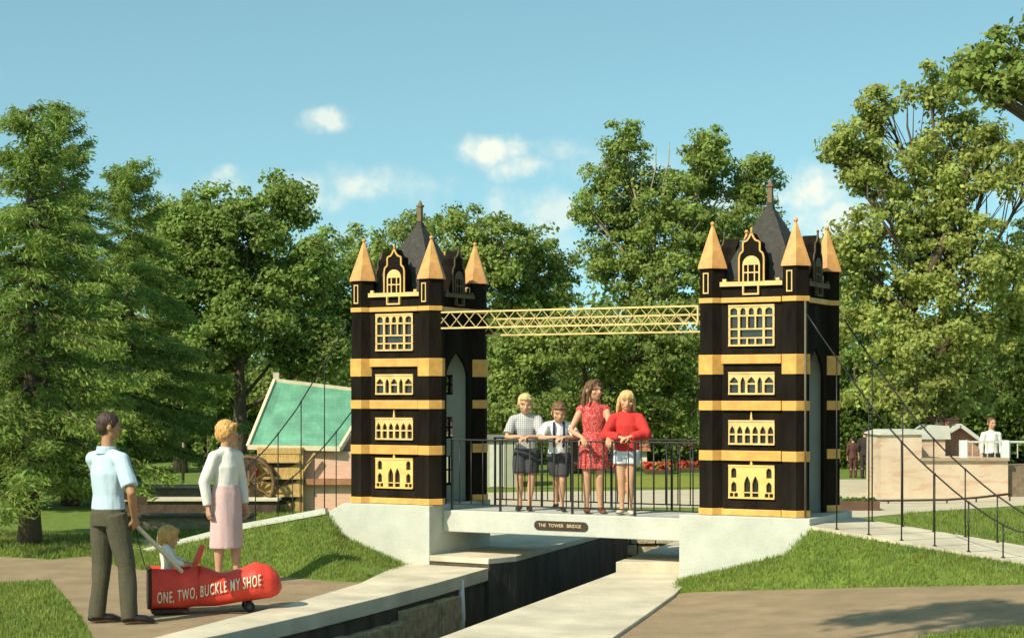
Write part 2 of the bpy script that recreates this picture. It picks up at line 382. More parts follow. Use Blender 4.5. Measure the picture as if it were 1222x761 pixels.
top = [wpt(4.04, -.2, .0), wpt(4.3, -.2, .07), wpt(4.7, -.2, .18), wpt(5.2, -.2, .33), B(5.47, -.21, ramp_r(5.47) - .03), B(6.1, -.2, ramp_r(6.1) - .03), B(6.8, -.2, ramp_r(6.8) - .03), B(7.6, -.2, ramp_r(7.6) - .03), B(8.4, -.2, ramp_r(8.4) - .03), B(12.5, -.2, -.37)]
for p in bot: p.z -= .003
assert len(bot) == len(top), (len(bot), len(top))
bk_r = bank('lawn_bank', bot, top)
bot = [G(488, 678), G(455, 688), G(432, 694), G(405, 693.5), G(385, 692), G(345, 689), G(310, 687), G(240, 684), G(165, 680), G(120, 672)]
top = [wpt(.74, -.2, .0), wpt(.45, -.2, .10), wpt(.15, -.2, .20), wpt(-.18, -.2, .32), B(-.38, -.2, ramp_l(-.38) - .02), B(-.8, -.2, ramp_l(-.8) - .02), B(-1.4, -.2, ramp_l(-1.4) - .02), B(-2.1, -.2, ramp_l(-2.1) - .02), B(-3.0, -.2, -.69), B(-4, -.2, -.70)]
for p in bot: p.z = -.005
bk_l = bank('lawn_bank', bot, top, bulge=.03)
# back side banks (hidden mostly)
bank('lawn_bank', [wpt(-.35, 2.4, -.005), wpt(-1.5, 2.2, -.005), wpt(-2.8, 1.6, -.005)], [B(-.35, 1.22, ramp_l(-.35) - .03), B(-1.5, 1.22, ramp_l(-1.5) - .03), B(-2.8, 1.22, ramp_l(-2.8) - .03)])
bank('lawn_bank', [wpt(5.5, 2.4, -.005), wpt(7.5, 2.2, -.005), wpt(10, 1.6, -.005)], [B(5.5, 1.22, ramp_r(5.5) - .03), B(7.5, 1.22, ramp_r(7.5) - .03), B(10, 1.22, ramp_r(10) - .03)])
# ramps
m = MB()
aa = [5.453, 6, 7, 8.4, 10, 14]
for i in range(len(aa) - 1):
    a0, a1 = aa[i], aa[i + 1]
    m.slab([B(a0, -.22)[:2], B(a1, -.22)[:2], B(a1, 1.24)[:2], B(a0, 1.24)[:2]], [ZB + ramp_r(a0) - .35, ZB + ramp_r(a1) - .35] + [ZB + ramp_r(a1) - .35, ZB + ramp_r(a0) - .35], [ZB + ramp_r(a0), ZB + ramp_r(a1), ZB + ramp_r(a1), ZB + ramp_r(a0)])
tag(m.build('ramp_path', CONC), kind='structure')
m = MB()
aa = [-.363, -.6, -1.1, -1.6, -2.2, -3.05, -12]
for i in range(len(aa) - 1):
    a1, a0 = aa[i], aa[i + 1]
    z0, z1 = ZB + ramp_l(a0), ZB + ramp_l(a1)
    m.slab([B(a0, -.22)[:2], B(a1, -.22)[:2], B(a1, 1.24)[:2], B(a0, 1.24)[:2]], [z0 - .35, z1 - .35, z1 - .35, z0 - .35], [z0, z1, z1, z0])
tag(m.build('ramp_path', CONC), kind='structure')
# yellowish-white kerb along the left ramp
m = MB()
for i in range(len(aa) - 2):
    m.bar(B(aa[i], -.235, ramp_l(aa[i]) + .01), B(aa[i + 1], -.235, ramp_l(aa[i + 1]) + .01), .06, .07)
tag(m.build('ramp_kerb', WHITEC), kind='structure')

# ------------------------------------------------------------------ bridge: abutments, deck
bridge_rot = -TH
def bframe(m, name, mats, label, cat, group=None, bevel=0, z=0.0):     # mesh written in bridge coordinates (a, b, z above tower feet)
    o = m.build(name, mats, loc=(OX, OY, ZB + z), rotz=bridge_rot, bevel=bevel); return tag(o, label, cat, group)
m = MB()
m.prism([(-.36, -.95), (1.0, -.95), (1.0, -.004), (-.15, -.004), (-.36, -.11)], -.20, 1.24)
bframe(m, 'abutment', WHITEC, 'white concrete abutment with one sloping shoulder under the tower nearer the green roofed mill', 'abutment', 'white bridge abutments', .008)
m = MB()
m.prism([(4.03, -.95), (5.45, -.95), (5.45, -.004), (4.03, -.004)], -.20, 1.24)
bframe(m, 'abutment', WHITEC, 'white concrete abutment under the tower beside the grass bank and railed ramp', 'abutment', 'white bridge abutments', .008)
m = MB()
m.box(1.003, 4.027, .10, 1.22, -.31, -.065)
bframe(m, 'bridge_deck', WHITEC, 'white concrete footbridge deck spanning the narrow canal between the two towers', 'bridge', None, .01)
# plaque
pq = thing('name_plaque', 'small dark rounded plaque with pale lettering on the white edge of the deck', 'plaque', B(2.507, .097, -.195), bridge_rot)
m = MB(); pts = []
for cx, s0 in ((.28, -90), (-.28, 90)):
    for k in range(9):
        t = R_(s0 + k * 22.5); pts.append((cx + .05 * math.cos(t), .05 * math.sin(t)))
m.prism(pts, -.012, 0)
m.build('board', mat('dark_brown_board', (.05, .028, .015), .3, 20, .5), pq, bevel=.003)
def text_mesh(txt, size, mt, name, ext=.002, parent=None, sp=1.0, bold=0.0):
    cu = bpy.data.curves.new(name, 'FONT'); cu.body = txt; cu.size = size; cu.align_x = 'CENTER'; cu.align_y = 'CENTER'; cu.extrude = ext; cu.space_character = sp; cu.offset = bold; cu.resolution_u = 3
    o = bpy.data.objects.new('tmp', cu); C.objects.link(o); bpy.context.view_layer.update()
    me = bpy.data.meshes.new_from_object(o.evaluated_get(bpy.context.evaluated_depsgraph_get())); bpy.data.objects.remove(o)
    me.name = name; me.materials.clear(); me.materials.append(mt)
    r = bpy.data.objects.new(name, me); C.objects.link(r)
    if parent: r.parent = parent
    return r
for wd, x in (('THE', -.225), ('TOWER', -.055), ('BRIDGE', .165)):
    lt = text_mesh(wd, .052, mat('pale_letter', (.7, .55, .3), .1, 9, .6), 'lettering', .002, pq, 1.0)
    lt.rotation_euler = (R_(90), 0, 0); lt.location = (x, -.0142, 0)

# ------------------------------------------------------------------ towers
TWd, TDp = .909, 1.02
def arch_bay(m, x0, x1, z0, z1, sp, y0, y1, jl=.012, jr=.012, pointed=True, top=.012, mi=0, nn=5):
    """jambs and spandrels round one arched light"""
    m.box(x0, x0 + jl, y0, y1, z0, z1, mi); m.box(x1 - jr, x1, y0, y1, z0, z1, mi)
    xl, xr = x0 + jl, x1 - jr; xc = (xl + xr) / 2; hw = (xr - xl) / 2; za = z1 - top
    def half(z):
        t = (z - sp) / (za - sp)
        return hw * (math.sqrt(max(0, 1 - t * t)) if not pointed else (1 - t ** 1.7))
    pts = [sp + (za - sp) * k / nn for k in range(nn + 1)]
    m.prism([(xl, sp)] + [(xc - half(z), z) for z in pts[1:]] + [(xc, z1), (xl, z1)], y0, y1, mi)
    m.prism([(xr, z1), (xc, z1)] + [(xc + half(z), z) for z in pts[::-1]], y0, y1, mi)
def make_tower():
    t = thing('model_tower', 'black tower with gold bands', 'tower')
    cx, cy = TWd / 2, TDp / 2
    # turrets
    nh = [10 + 60 * k for k in range(6)]
    def hexring(r):      # vertices between the face normals; heading h is measured from -y towards -x
        return [(-r * math.sin(R_(h + 30)), -r * math.cos(R_(h + 30))) for h in nh]
    tur0 = None
    for (tx_, ty_) in ((0, 0), (TWd, 0), (0, TDp), (TWd, TDp)):
        if tur0 is None:
            m = MB(); m.slab(hexring(.15)[::-1], 0, 2.574); m.slab(hexring(.156)[::-1], .06, 1.455); 
            tur = m.build('turret', BLACK, t, bevel=.004)
            for z0, z1, r in ((.0, .07, .167), (.565, .67, .163), (1.085, 1.185, .163), (1.457, 1.662, .166), (2.20, 2.253, .162)):
                m = MB(); m.slab(hexring(r)[::-1], z0, z1); m.build('band', GOLD, tur, bevel=.004)
            m = MB(); h0 = hexring(.176); h1 = hexring(.172); h2 = hexring(.012)
            vs = [(x, y, 2.560) for x, y in h0] + [(x, y, 2.585) for x, y in h1] + [(x, y, 3.02) for x, y in h2]
            fs = [(j, i, i + 6, j + 6) for i in range(6) for j in [(i + 1) % 6]] + [(j + 6, i + 6, i + 12, j + 12) for i in range(6) for j in [(i + 1) % 6]] + [(0, 1, 2, 3, 4, 5), (17, 16, 15, 14, 13, 12)]
            m.add(vs, fs); m.ball((0, 0, 3.035), .024, n=10, k=6)
            m.build('turret_roof', mat('copper_gold', (.62, .31, .10), .22, 9, .5, .2, 40), tur)
            m = MB(); d = .15 * math.cos(R_(30))
            for fx0, fx1, z0, z1 in ((-.034, -.022, 2.298, 2.516), (.022, .034, 2.298, 2.516), (-.022, .022, 2.504, 2.516), (-.022, .022, 2.298, 2.310)):
                m.box(fx0, fx1, -d - .008, -d + .003, z0, z1)
            s_ = m.build('slit_frame', CREAMF, tur, rotz=R_(-10))
            tur0 = tur
        else: tur = copy_tree(tur0, t)
        tur.location = (tx_, ty_, 0)
    # front and back walls with real window openings
    WIN = [(.173, .522), (.73, .985), (1.248, 1.483), (1.749, 2.176)]
    wx0, wx1 = cx - .245, cx + .245
    def wall(y0, y1, name, mt, zt=2.43):
        m = MB(); m.box(.06, wx0, y0, y1, 0, zt); m.box(wx1, TWd - .06, y0, y1, 0, zt); z = 0
        for a, b in WIN: m.box(wx0, wx1, y0, y1, z, a); z = b
        m.box(wx0, wx1, y0, y1, z, zt)
        return m.build(name, mt, t)
    wall(-.055, -.02, 'front_wall', BLACK); wall(TDp + .02, TDp + .055, 'back_wall', BLACK)
    # side walls with pointed archway
    def side(x0, x1, name, mt, zt=2.43, grow=0):
        m = MB(); b0, b1 = .257 - grow, .763 + grow; sp, za = 1.46, 1.745 + grow
        m2 = MB(); m2.prism([(.08, 0), (b0, 0), (b0, sp)] + [(cy - (cy - b0) * (1 - (k / 6) ** 1.8), sp + (za - sp) * k / 6) for k in range(1, 7)] + [(cy, zt), (.08, zt)], x0, x1)
        m2.prism([(TDp - .08, zt), (cy, zt)] + [(cy + (b1 - cy) * (1 - (k / 6) ** 1.8), sp + (za - sp) * k / 6) for k in range(6, 0, -1)] + [(b1, sp), (b1, 0), (TDp - .08, 0)], x0, x1)
        m2.v = [(y, x, z) for x, y, z in m2.v]; m2.f = [f[::-1] for f in m2.f]
        return m2.build(name, mt, t)
    side(-.05, -.015, 'side_wall', BLACK); side(TWd + .015, TWd + .05, 'side_wall', BLACK)
    # pale passage lining
    m = MB(); zt = 1.95
    for y0, y1 in ((.152, .168), (TDp - .168, TDp - .152)):
        m.box(.0, wx0, y0, y1, .002, zt); m.box(wx1, TWd, y0, y1, .002, zt); z = .002
        for a, b in WIN[:3]: m.box(wx0, wx1, y0, y1, z, a); z = b
        m.box(wx0, wx1, y0, y1, z, zt)
    m.box(.0, TWd, .155, TDp - .155, zt + .004, zt + .03)
    m.build('passage_lining', INNER, t)
    # bands on front and back between the turrets
    for y0, y1 in ((-.088, -.057), (TDp + .057, TDp + .088)):
        for k, (z0, z1) in enumerate(((.0, .065), (.565, .67), (1.085, 1.185), (1.568, 1.662), (2.20, 2.253))):
            m = MB(); m.box(.13, TWd - .13, y0, y1, z0, z1); m.build('wall_band', GOLD, t, bevel=.005)
    for x0, x1 in ((-.088, -.052), (TWd + .052, TWd + .088)):
        m = MB(); m.box(x0, x1, .13, TDp - .13, 2.20, 2.253); m.build('wall_band', GOLD, t, bevel=.004)
    # windows: tracery in front of dark panes
    def window(kind, zs, y, back=False):
        z0, z1 = zs; m = MB(); ya, yb = (y - .022, y + .006); a, b = wx0 - .006, wx1 + .006; w = b - a
        m.box(a, b, ya - .006, yb, z0, z0 + .018); m.box(a, b, ya - .006, yb, z1 - .018, z1)
        zi, zj = z0 + .018, z1 - .018
        if kind == 0:      # four-light bay: side lights and a twin arch in the middle panel
            m.box(a, a + .014, ya, yb, zi, zj); m.box(b - .014, b, ya, yb, zi, zj)
            for s0, s1 in ((a + .014, a + .105), (b - .105, b - .014)):
                m.box(s0, s1, ya, yb, z0 + .19, z0 + .215); arch_bay(m, s0, s1, z0 + .215, zj, zj - .05, ya, yb, .016, .016, False); arch_bay(m, s0, s1, z0 + .07, z0 + .19, z0 + .14, ya, yb, .016, .016, True); m.box(s0, s1, ya, yb, z0 + .058, z0 + .07)
                m.box((s0 + s1) / 2 - .005, (s0 + s1) / 2 + .005, ya, yb, zi, z0 + .06)
            c0, c1 = a + .105, b - .105; cm = (c0 + c1) / 2
            m.box(c0, c0 + .055, ya, yb, zi, zj); m.box(c1 - .055, c1, ya, yb, zi, zj)
            arch_bay(m, c0 + .055, cm, zi, z0 + .25, z0 + .15, ya, yb, .012, .01); arch_bay(m, cm, c1 - .055, zi, z0 + .25, z0 + .15, ya, yb, .01, .012)
            m.box(c0 + .055, c1 - .055, ya, yb, z0 + .25, zj); m.box(c0 + .055, c1 - .055, ya, yb, z0 + .06, z0 + .07)
            m.prism([(cm - .014, z1 + .002), (cm + .014, z1 + .002), (cm + .003, z1 + .06), (cm - .003, z1 + .06)], ya - .004, yb)
        if kind == 1:      # six pointed lights
            n = 6; s = w / n
            for k in range(n):
                arch_bay(m, a + k * s, a + (k + 1) * s, zi, zj - .03, zj - .10, ya, yb, .012, .012); m.box(a + k * s + .012, a + (k + 1) * s - .012, ya, yb, z0 + .10, z0 + .115)
            m.box(a, b, ya, yb, zj - .03, zj); cm = cx
            m.prism([(cm - .014, z1 + .002), (cm + .014, z1 + .002), (cm + .003, z1 + .085), (cm - .003, z1 + .085)], ya - .004, yb)
        if kind == 2:      # five pointed lights
            ws = [.12, .075, .11, .075, .12]; x = a
            for k in range(5):
                s = ws[k] * w / .5; arch_bay(m, x, x + s, zi, zj - .02, zj - .09, ya, yb, .012, .012)
                if k % 2 == 0: m.box(x + .012, x + s - .012, ya, yb, z0 + .105, z0 + .12)
                x += s
            m.box(a, b, ya, yb, zj - .02, zj)
        if kind == 3:      # large grid window with arched top row
            xs = [a, a + .115, a + .205, a + .295, a + .385, b]; jw = [.02, .011, .011, .011, .02]
            m.box(a, a + .02, ya, yb, zi, zj); m.box(b - .02, b, ya, yb, zi, zj)
            for k in range(1, 5): m.box(xs[k] - .011, xs[k] + .011, ya, yb, zi, zj) if k in (1, 4) else m.box(xs[k] - .007, xs[k] + .007, ya, yb, z0 + .185, zj)
            for k in range(5): arch_bay(m, xs[k], xs[k + 1], z1 - .105, zj, zj - .05, ya + .001, yb - .001, .016, .016, False)
            m.box(a, b, ya, yb, z1 - .12, z1 - .105); m.box(a, b, ya, yb, z0 + .17, z0 + .185); m.box(a, b, ya, yb, z0 + .078, z0 + .092)
            for k in (2, 3): m.box(xs[k] - .008, xs[k] + .008, ya, yb, zi, z0 + .078)
        o = m.build('window', CREAMF if kind != 0 else mat('gold_cream_paint', (.76, .50, .15), .12, 8, .5), t)
        return o
    for k, zs in enumerate(WIN):
        o = window(k, zs, -.052)
        m = MB(); m.box(wx0 + .002, wx1 - .002, -.040, -.034, zs[0] + .002, zs[1] - .002); m.build('pane', GLASS, o)
    for k, zs in enumerate(WIN[:3]):                    # the rear windows are open tracery, daylight shows through
        m = MB(); z0, z1 = zs
        for i in range(7):
            x = wx0 + (wx1 - wx0) * i / 6; m.box(x - .009, x + .009, TDp + .022, TDp + .05, z0, z1)
        for z in (z0 + .01, (z0 + z1) / 2, z1 - .01): m.box(wx0, wx1, TDp + .024, TDp + .048, z - .01, z + .01)
        m.build('window', BLACK, t)
    m = MB(); m.box(wx0, wx1, TDp + .03, TDp + .04, WIN[3][0], WIN[3][1]); m.build('window', BLACK, t)
    # dormers on all four sides, gold outline front and back
    def ogee():
        return [(.135, 0), (.135, .24), (.125, .285), (.092, .315), (.092, .40), (.075, .415), (.05, .42), (.028, .445), (.0, .50)]
    def dormer(TRIM, TRIMO):
        prof = ogee(); poly = [(x, z) for x, z in prof] + [(-x, z) for x, z in prof[::-1][1:]]
        d = MB(); d.prism([(x * .97, z) for x, z in poly], 0.0, .16)
        ob = d.build('dormer', BLACK, t)
        fr = MB()
        for i in range(len(poly) - 1):
            (x0, z0), (x1, z1) = poly[i], poly[i + 1]; fr.bar((x0, -.006, z0), (x1, -.006, z1), .018, .014, up=(0, 1, 0))
        fr.tube([(0, -.006, .50), (0, -.006, .53)], [.011, .011], 6); fr.ball((0, -.006, .54), .016, n=8, k=5)
        fr.build('outline', TRIMO, ob)
        wn_ = MB(); a, b = -.095, .095; pts = [(.095 * math.cos(R_(k)), .17 + .095 * math.sin(R_(k))) for k in range(0, 181, 20)]
        wn_.prism([(x, z) for x, z in pts], -.016, -.002)                                  # solid lunette
        wn_.box(a, a + .016, -.016, -.002, 0, .17); wn_.box(b - .016, b, -.016, -.002, 0, .17)
        for x in (-.035, .035): wn_.box(x - .006, x + .006, -.015, -.002, 0, .17)
        wn_.box(a, b, -.0145, -.003, .085, .098)
        w_ = wn_.build('dormer_window', TRIM, ob)
        bs = MB(); bs.box(-.34, -.145, -.03, .0, -.047, .0); bs.box(.145, .34, -.03, .0, -.047, .0); bs.box(-.145, .145, -.034, -.002, -.047, -.002)
        bs.box(-.09, -.075, -.036, 0, -.14, -.047); bs.box(.075, .09, -.036, 0, -.14, -.047); bs.box(-.075, .075, -.036, 0, -.14, -.122)
        bs.box(-.31, -.27, -.028, 0, .0, .03); bs.box(.27, .31, -.028, 0, .0, .03)
        bs.build('balcony_band', TRIM, ob)
        return ob
    GO = mat('gold_outline', (.62, .36, .10), .15, 8, .5); DT = mat('shaded_trim', (.10, .065, .03), .3, 8, .7)  # dark side trim: the shade of those faces put into the colour
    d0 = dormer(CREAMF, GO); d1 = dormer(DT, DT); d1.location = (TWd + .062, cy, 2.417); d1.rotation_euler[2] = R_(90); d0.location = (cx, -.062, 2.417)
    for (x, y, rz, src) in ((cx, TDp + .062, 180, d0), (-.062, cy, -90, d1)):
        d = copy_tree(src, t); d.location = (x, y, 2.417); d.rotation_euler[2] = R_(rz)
    # steep roof
    m = MB(); zb = 2.36
    rings = [(.44, zb), (.43, zb + .05), (.265, 2.78), (.165, 2.98), (.04, 3.22), (.03, 3.27)]
    vs = [(cx + sx * r, cy + sy * r * 1.02, z) for r, z in rings for sx, sy in ((-1,-1),(1,-1),(1,1),(-1,1))]
    fs = [(4 * i + j, 4 * i + (j + 1) % 4, 4 * i + 4 + (j + 1) % 4, 4 * i + 4 + j) for i in range(len(rings) - 1) for j in range(4)] + [(3, 2, 1, 0), tuple(4 * (len(rings) - 1) + j for j in range(4))]
    m.add(vs, fs); rf = m.build('roof', ROOFG, t)
    m = MB(); m.box(cx - .026, cx + .026, cy - .026, cy + .026, 3.28, 3.45); m.box(cx - .036, cx + .036, cy - .036, cy + .036, 3.45, 3.475); m.lathe([(.03, 0), (.012, .05)], 8, (cx, cy, 3.475))
    m.build('roof_finial', mat('finial_brown', (.16, .10, .05), .3, 10, .6), rf, bevel=.003)
    return t
tw = make_tower()
tw.location = B(0, 0, 0); tw.rotation_euler[2] = bridge_rot
tw['label'] = 'black model tower with gold bands and turrets beside the mill, its archway pale inside'
tw['group'] = 'black and gold model towers of the footbridge'
tw2 = copy_tree(tw); tw2.location = B(4.327, 0, 0)
tw2['label'] = 'black model tower with gold bands and turrets with a grey pipe down its front corner'
m = MB(); m.tube([(TWd + .135, -.10, .0), (TWd + .135, -.10, 2.2)], [.011, .011], 8)
m.build('downpipe', mat('grey_pipe', (.13, .11, .075), .2, 12, .6), tw2)

# lattice girders
def girder(b, z0, z1, label):
    m = MB(); a0, a1 = 1.0, 4.17; n = 19; s = (a1 - a0) / n
    for z in (z0, z1): m.bar((a0, b, z), (a1, b, z), .022, .018)
    for k in range(n):
        x = a0 + k * s; m.bar((x, b - .006, z0), (x + s, b - .006, z1), .011, .006); m.bar((x, b + .006, z1), (x + s, b + .006, z0), .011, .006)
    for x in (a0, a1): m.bar((x, b, z0), (x, b, z1), .018)
    return bframe(m, 'lattice_girder', mat('pale_gold_paint', (.70, .50, .20), .15, 9, .5), label, 'girder', 'lattice girders between the towers')
girder(-.02, 2.0, 2.18, 'pale gold lattice girder joining the two towers, the nearer one sitting slightly higher')
girder(1.04, 1.95, 2.14, 'pale gold lattice girder joining the two towers, the farther one sitting slightly lower')

# railings
def railing(b, label):
    t = thing('railing', label, 'railing', B(0, b, -.065), bridge_rot, 'black iron railings of the footbridge')
    m = MB(); m.bar((1.09, 0, .80), (4.15, 0, .80), .035, .016); m.build('top_rail', IRON, t, bevel=.003)
    m = MB(); m.bar((1.09, 0, .07), (4.15, 0, .07), .022, .014); m.build('bottom_rail', IRON, t)
    m = MB(); m.tube([(0, 0, .065), (0, 0, .795)], [.0075, .0075], 6); bal = None
    for k in range(20):
        o = m.build('baluster', IRON, t) if bal is None else bal.copy()
        if bal is None: bal = o
        else: C.objects.link(o); o.parent = t
        o.location = (1.2 + k * .15, 0, 0)
    m = MB(); m.bar((0, 0, -.01), (0, 0, .80), .022); ps = None
    for x in (1.1, 1.725, 2.625, 3.375, 4.14):
        o = m.build('post', IRON, t) if ps is None else ps.copy()
        if ps is None: ps = o
        else: C.objects.link(o); o.parent = t
        o.location = (x, 0, 0)
    return t
railing(.14, 'black iron railing the four children lean on, above the plaque')
railing(1.17, 'black iron railing on the far side of the deck, behind the children')

# suspension chains of the ramps
CH = [(.16, 2.06), (.35, 1.78), (.635, 1.393), (.862, 1.08), (1.1, .815), (1.31, .60), (1.71, .258), (2.05, .03), (2.4, -.14), (2.8, -.27)]
def chain_z(d):
    for (d0, z0), (d1, z1) in zip(CH, CH[1:]):
        if d <= d1: return z0 + (z1 - z0) * (d - d0) / (d1 - d0)
    return CH[-1][1]
def suspension(side, b, label):
    t = thing('suspension_chain', label, 'chain', B(0, b, 0), bridge_rot, 'suspension chains with hanger rods along the ramps')
    A = (lambda d: 5.236 + d) if side > 0 else (lambda d: -d)
    rz = ramp_r if side > 0 else ramp_l
    end = 2.75 if side > 0 else 2.0
    m = MB(); ds = np.linspace(.16, end, 22)
    pts = [(A(d), 0, max(chain_z(d), rz(A(d)) + .28)) for d in ds]
    m.tube(pts, [.0085] * len(pts), 6); m.build('chain', IRON, t)
    m = None; d = .47
    while d < end + .05:
        zt = max(chain_z(d), rz(A(d)) + .28); m = MB(); m.tube([(A(d), 0, rz(A(d)) - .02), (A(d), 0, zt)], [.0075, .0075], 6); m.ball((A(d), 0, zt), .014, n=8, k=5); m.lathe([(.022, 0), (.016, .012)], 8, (A(d), 0, rz(A(d))))
        m.build('hanger_rod', IRON, t); d += .33
    return t
suspension(-1, -.12, 'black suspension chain with rods on the near ramp edge, before the green roof')
suspension(-1, 1.12, 'black suspension chain with rods on the far ramp edge next to the mill')
suspension(1, -.12, 'black suspension chain with rods on the near ramp edge above the grass bank')
suspension(1, 1.12, 'black suspension chain with rods on the far ramp edge, nearer the brick fort')
#@@PART2
# ------------------------------------------------------------------ trees
def quad_mesh(name, V, mats, midx=None):
    n = len(V) // 4
    me = bpy.data.meshes.new(name); me.vertices.add(n * 4); me.vertices.foreach_set('co', V.astype('f').ravel())
    me.loops.add(n * 4); me.loops.foreach_set('vertex_index', np.arange(n * 4, dtype='i'))
    me.polygons.add(n); me.polygons.foreach_set('loop_start', np.arange(0, n * 4, 4, dtype='i')); me.polygons.foreach_set('loop_total', np.full(n, 4, 'i'))
    for m in mats: me.materials.append(m)
    if midx is not None: me.polygons.foreach_set('material_index', midx.astype('i'))
    me.update(calc_edges=True); return me
def leaf_quads(cen, size, rng, up=.5, outward=None, axis=None, aspect=.62):
    n = len(cen)
    nr = rng.normal(size=(n, 3)); nr[:, 2] += up
    if outward is not None: nr = nr * .8 + outward * 1.3
    nr /= np.linalg.norm(nr, axis=1)[:, None] + 1e-9
    ax = rng.normal(size=(n, 3)) if axis is None else axis + rng.normal(size=(n, 3)) * .35
    ax -= nr * (ax * nr).sum(1)[:, None]; ax /= np.linalg.norm(ax, axis=1)[:, None] + 1e-9
    bx = np.cross(nr, ax); s = (size * rng.uniform(.6, 1.35, n))[:, None]
    q = np.stack([cen - ax * s, cen - bx * s * aspect - ax * s * .1, cen + ax * s, cen + bx * s * aspect - ax * s * .1], 1)
    return q.reshape(-1, 3)
def leafmat(name, col, island=.3, trans=.46, col2=None):
    return mat(name, col, .28, .55, .62, trans=trans, island=island, spec=.25, col2=col2, detail=3)
BARK = mat('bark', (.10, .072, .045), .35, 9, .95, .8, 30, stretch=(1, 1, .3))
PALEBARK = mat('pale_bark', (.34, .27, .17), .3, 9, .9, .6, 30, stretch=(1, 1, .3))
LEAF_G = leafmat('green_leaf', (.235, .320, .072))
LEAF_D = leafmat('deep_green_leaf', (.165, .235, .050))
LEAF_L = leafmat('light_green_leaf', (.265, .335, .078))
LEAF_Y = leafmat('yellow_green_leaf', (.36, .40, .10), .34)
NEEDLE = leafmat('spruce_needle', (.235, .32, .068), .35, .42)

def lobes_px(lobes, Y, rng, dep=.55):
    out = []
    for (cx_, cy_, rx, ry) in lobes:
        c = P(cx_, cy_, Y); c.y += rng.uniform(-1, 1) * dep * rx * Y / F
        out.append((np.array(c), np.array([rx * Y / F, rx * Y / F * .85, ry * Y / F])))
    return out
def broadleaf(label, base_px, Y, lobes, mt, leaf, per=60, dens=1.0, seed=1, name='broadleaf_tree', group=None, trunk=.16, bark=None, clr=.30, z0=None, lean=0.0, gap=.0, dead=(), airy=None):
    rng = np.random.default_rng(seed); rr = random.Random(seed)
    bx = (base_px - CX) * Y / F; z0 = 0.0 if z0 is None else z0
    t = thing(name, label, 'tree', (bx, Y, z0), 0, group); org = np.array([bx, Y, z0])
    L_ = lobes_px(lobes, Y, rr)
    cen, outw, limb_ends = [], [], []
    for c, r in L_:
        area = (r[0] * r[2] * math.pi); ncl = max(10, int(area * 28.0 * dens / (clr / .30) ** 2))
        d = rng.normal(size=(ncl, 3)); d /= np.linalg.norm(d, axis=1)[:, None]
        rad = rng.uniform(.25, 1.0, ncl) ** .55 * rng.uniform(.82, 1.10, ncl)
        cl_ = c + d * r * rad[:, None]
        gp = gap + (.13 if airy and EZ + (HOR - airy) * Y / F < c[2] else 0)
        if gp: cl_ = cl_[[mnoise.noise(Vector(p) * (.9 / clr * .3)) > -.47 + gp for p in cl_]]
        for p in cl_:
            k = int(per * 1.75 * rng.uniform(.5, 1.4)); w = clr * rng.uniform(.55, 1.25)
            g_ = rng.normal(size=(k, 3)); g_ /= np.linalg.norm(g_, axis=1)[:, None]; g_ *= (rng.uniform(0, 1, k) ** .6)[:, None]
            cen.append(p + g_ * np.array([w, w, w * .62])); outw.append(np.repeat(((p - c) / r)[None], k, 0) * .5 + g_ * .7)
        limb_ends.append((c, r, cl_))
    cen = np.concatenate(cen); outw = np.concatenate(outw)
    V = leaf_quads(cen - org, np.full(len(cen), leaf * .98), rng, .45, outw)
    cr = bpy.data.objects.new('crown', quad_mesh('crown', V, [mt])); C.objects.link(cr); cr.parent = t
    # trunk and limbs
    m = MB(); b = bark or BARK
    zc = np.mean([c for c, r in L_], 0); top = max(c[2] + r[2] * .55 for c, r in L_) - z0
    tx = zc[0] - bx
    tp = [Vector((tx * .5 * (k / 6) ** 1.5 + rr.uniform(-.05, .05) * k * .3 + lean * (k / 6), rr.uniform(-.04, .04) * k, top * .74 * k / 6)) for k in range(7)]
    m.tube(tp, [trunk * 1.25, trunk * .95, trunk * .8, trunk * .62, trunk * .45, trunk * .28, trunk * .1], 9)
    for c, r, cl_ in limb_ends:
        e = Vector(c - org); f = max(.22, min(.75, (e.z - r[2] * .9) / top)); i = f * 6; s = tp[int(i)].lerp(tp[min(6, int(i) + 1)], i % 1)
        mid = s.lerp(e, .5) + Vector((rr.uniform(-.1, .1), rr.uniform(-.1, .1), -.08 * (e - s).length))
        m.tube([s, mid, e, e + Vector((0, 0, r[2] * .6))], [trunk * .30, trunk * .2, trunk * .11, trunk * .04], 7)
        for p in cl_[:: max(1, len(cl_) // 10)]:
            q = Vector(p - org); s2 = mid.lerp(e, rr.uniform(.1, .95)); m.tube([s2, s2.lerp(q, .55) + Vector((0, 0, .04)), q], [trunk * .07, trunk * .05, trunk * .02], 5)
    for (x0, y0, x1, y1, w) in dead:
        a = P(x0, y0, Y - .4) - Vector(org); q = P(x1, y1, Y - .2) - Vector(org); mm = a.lerp(q, .5) + Vector((.08, 0, .05)); m.tube([a, mm, q], [w, w * .75, w * .4], 6)
    m.build('trunk', b, t)
    return t
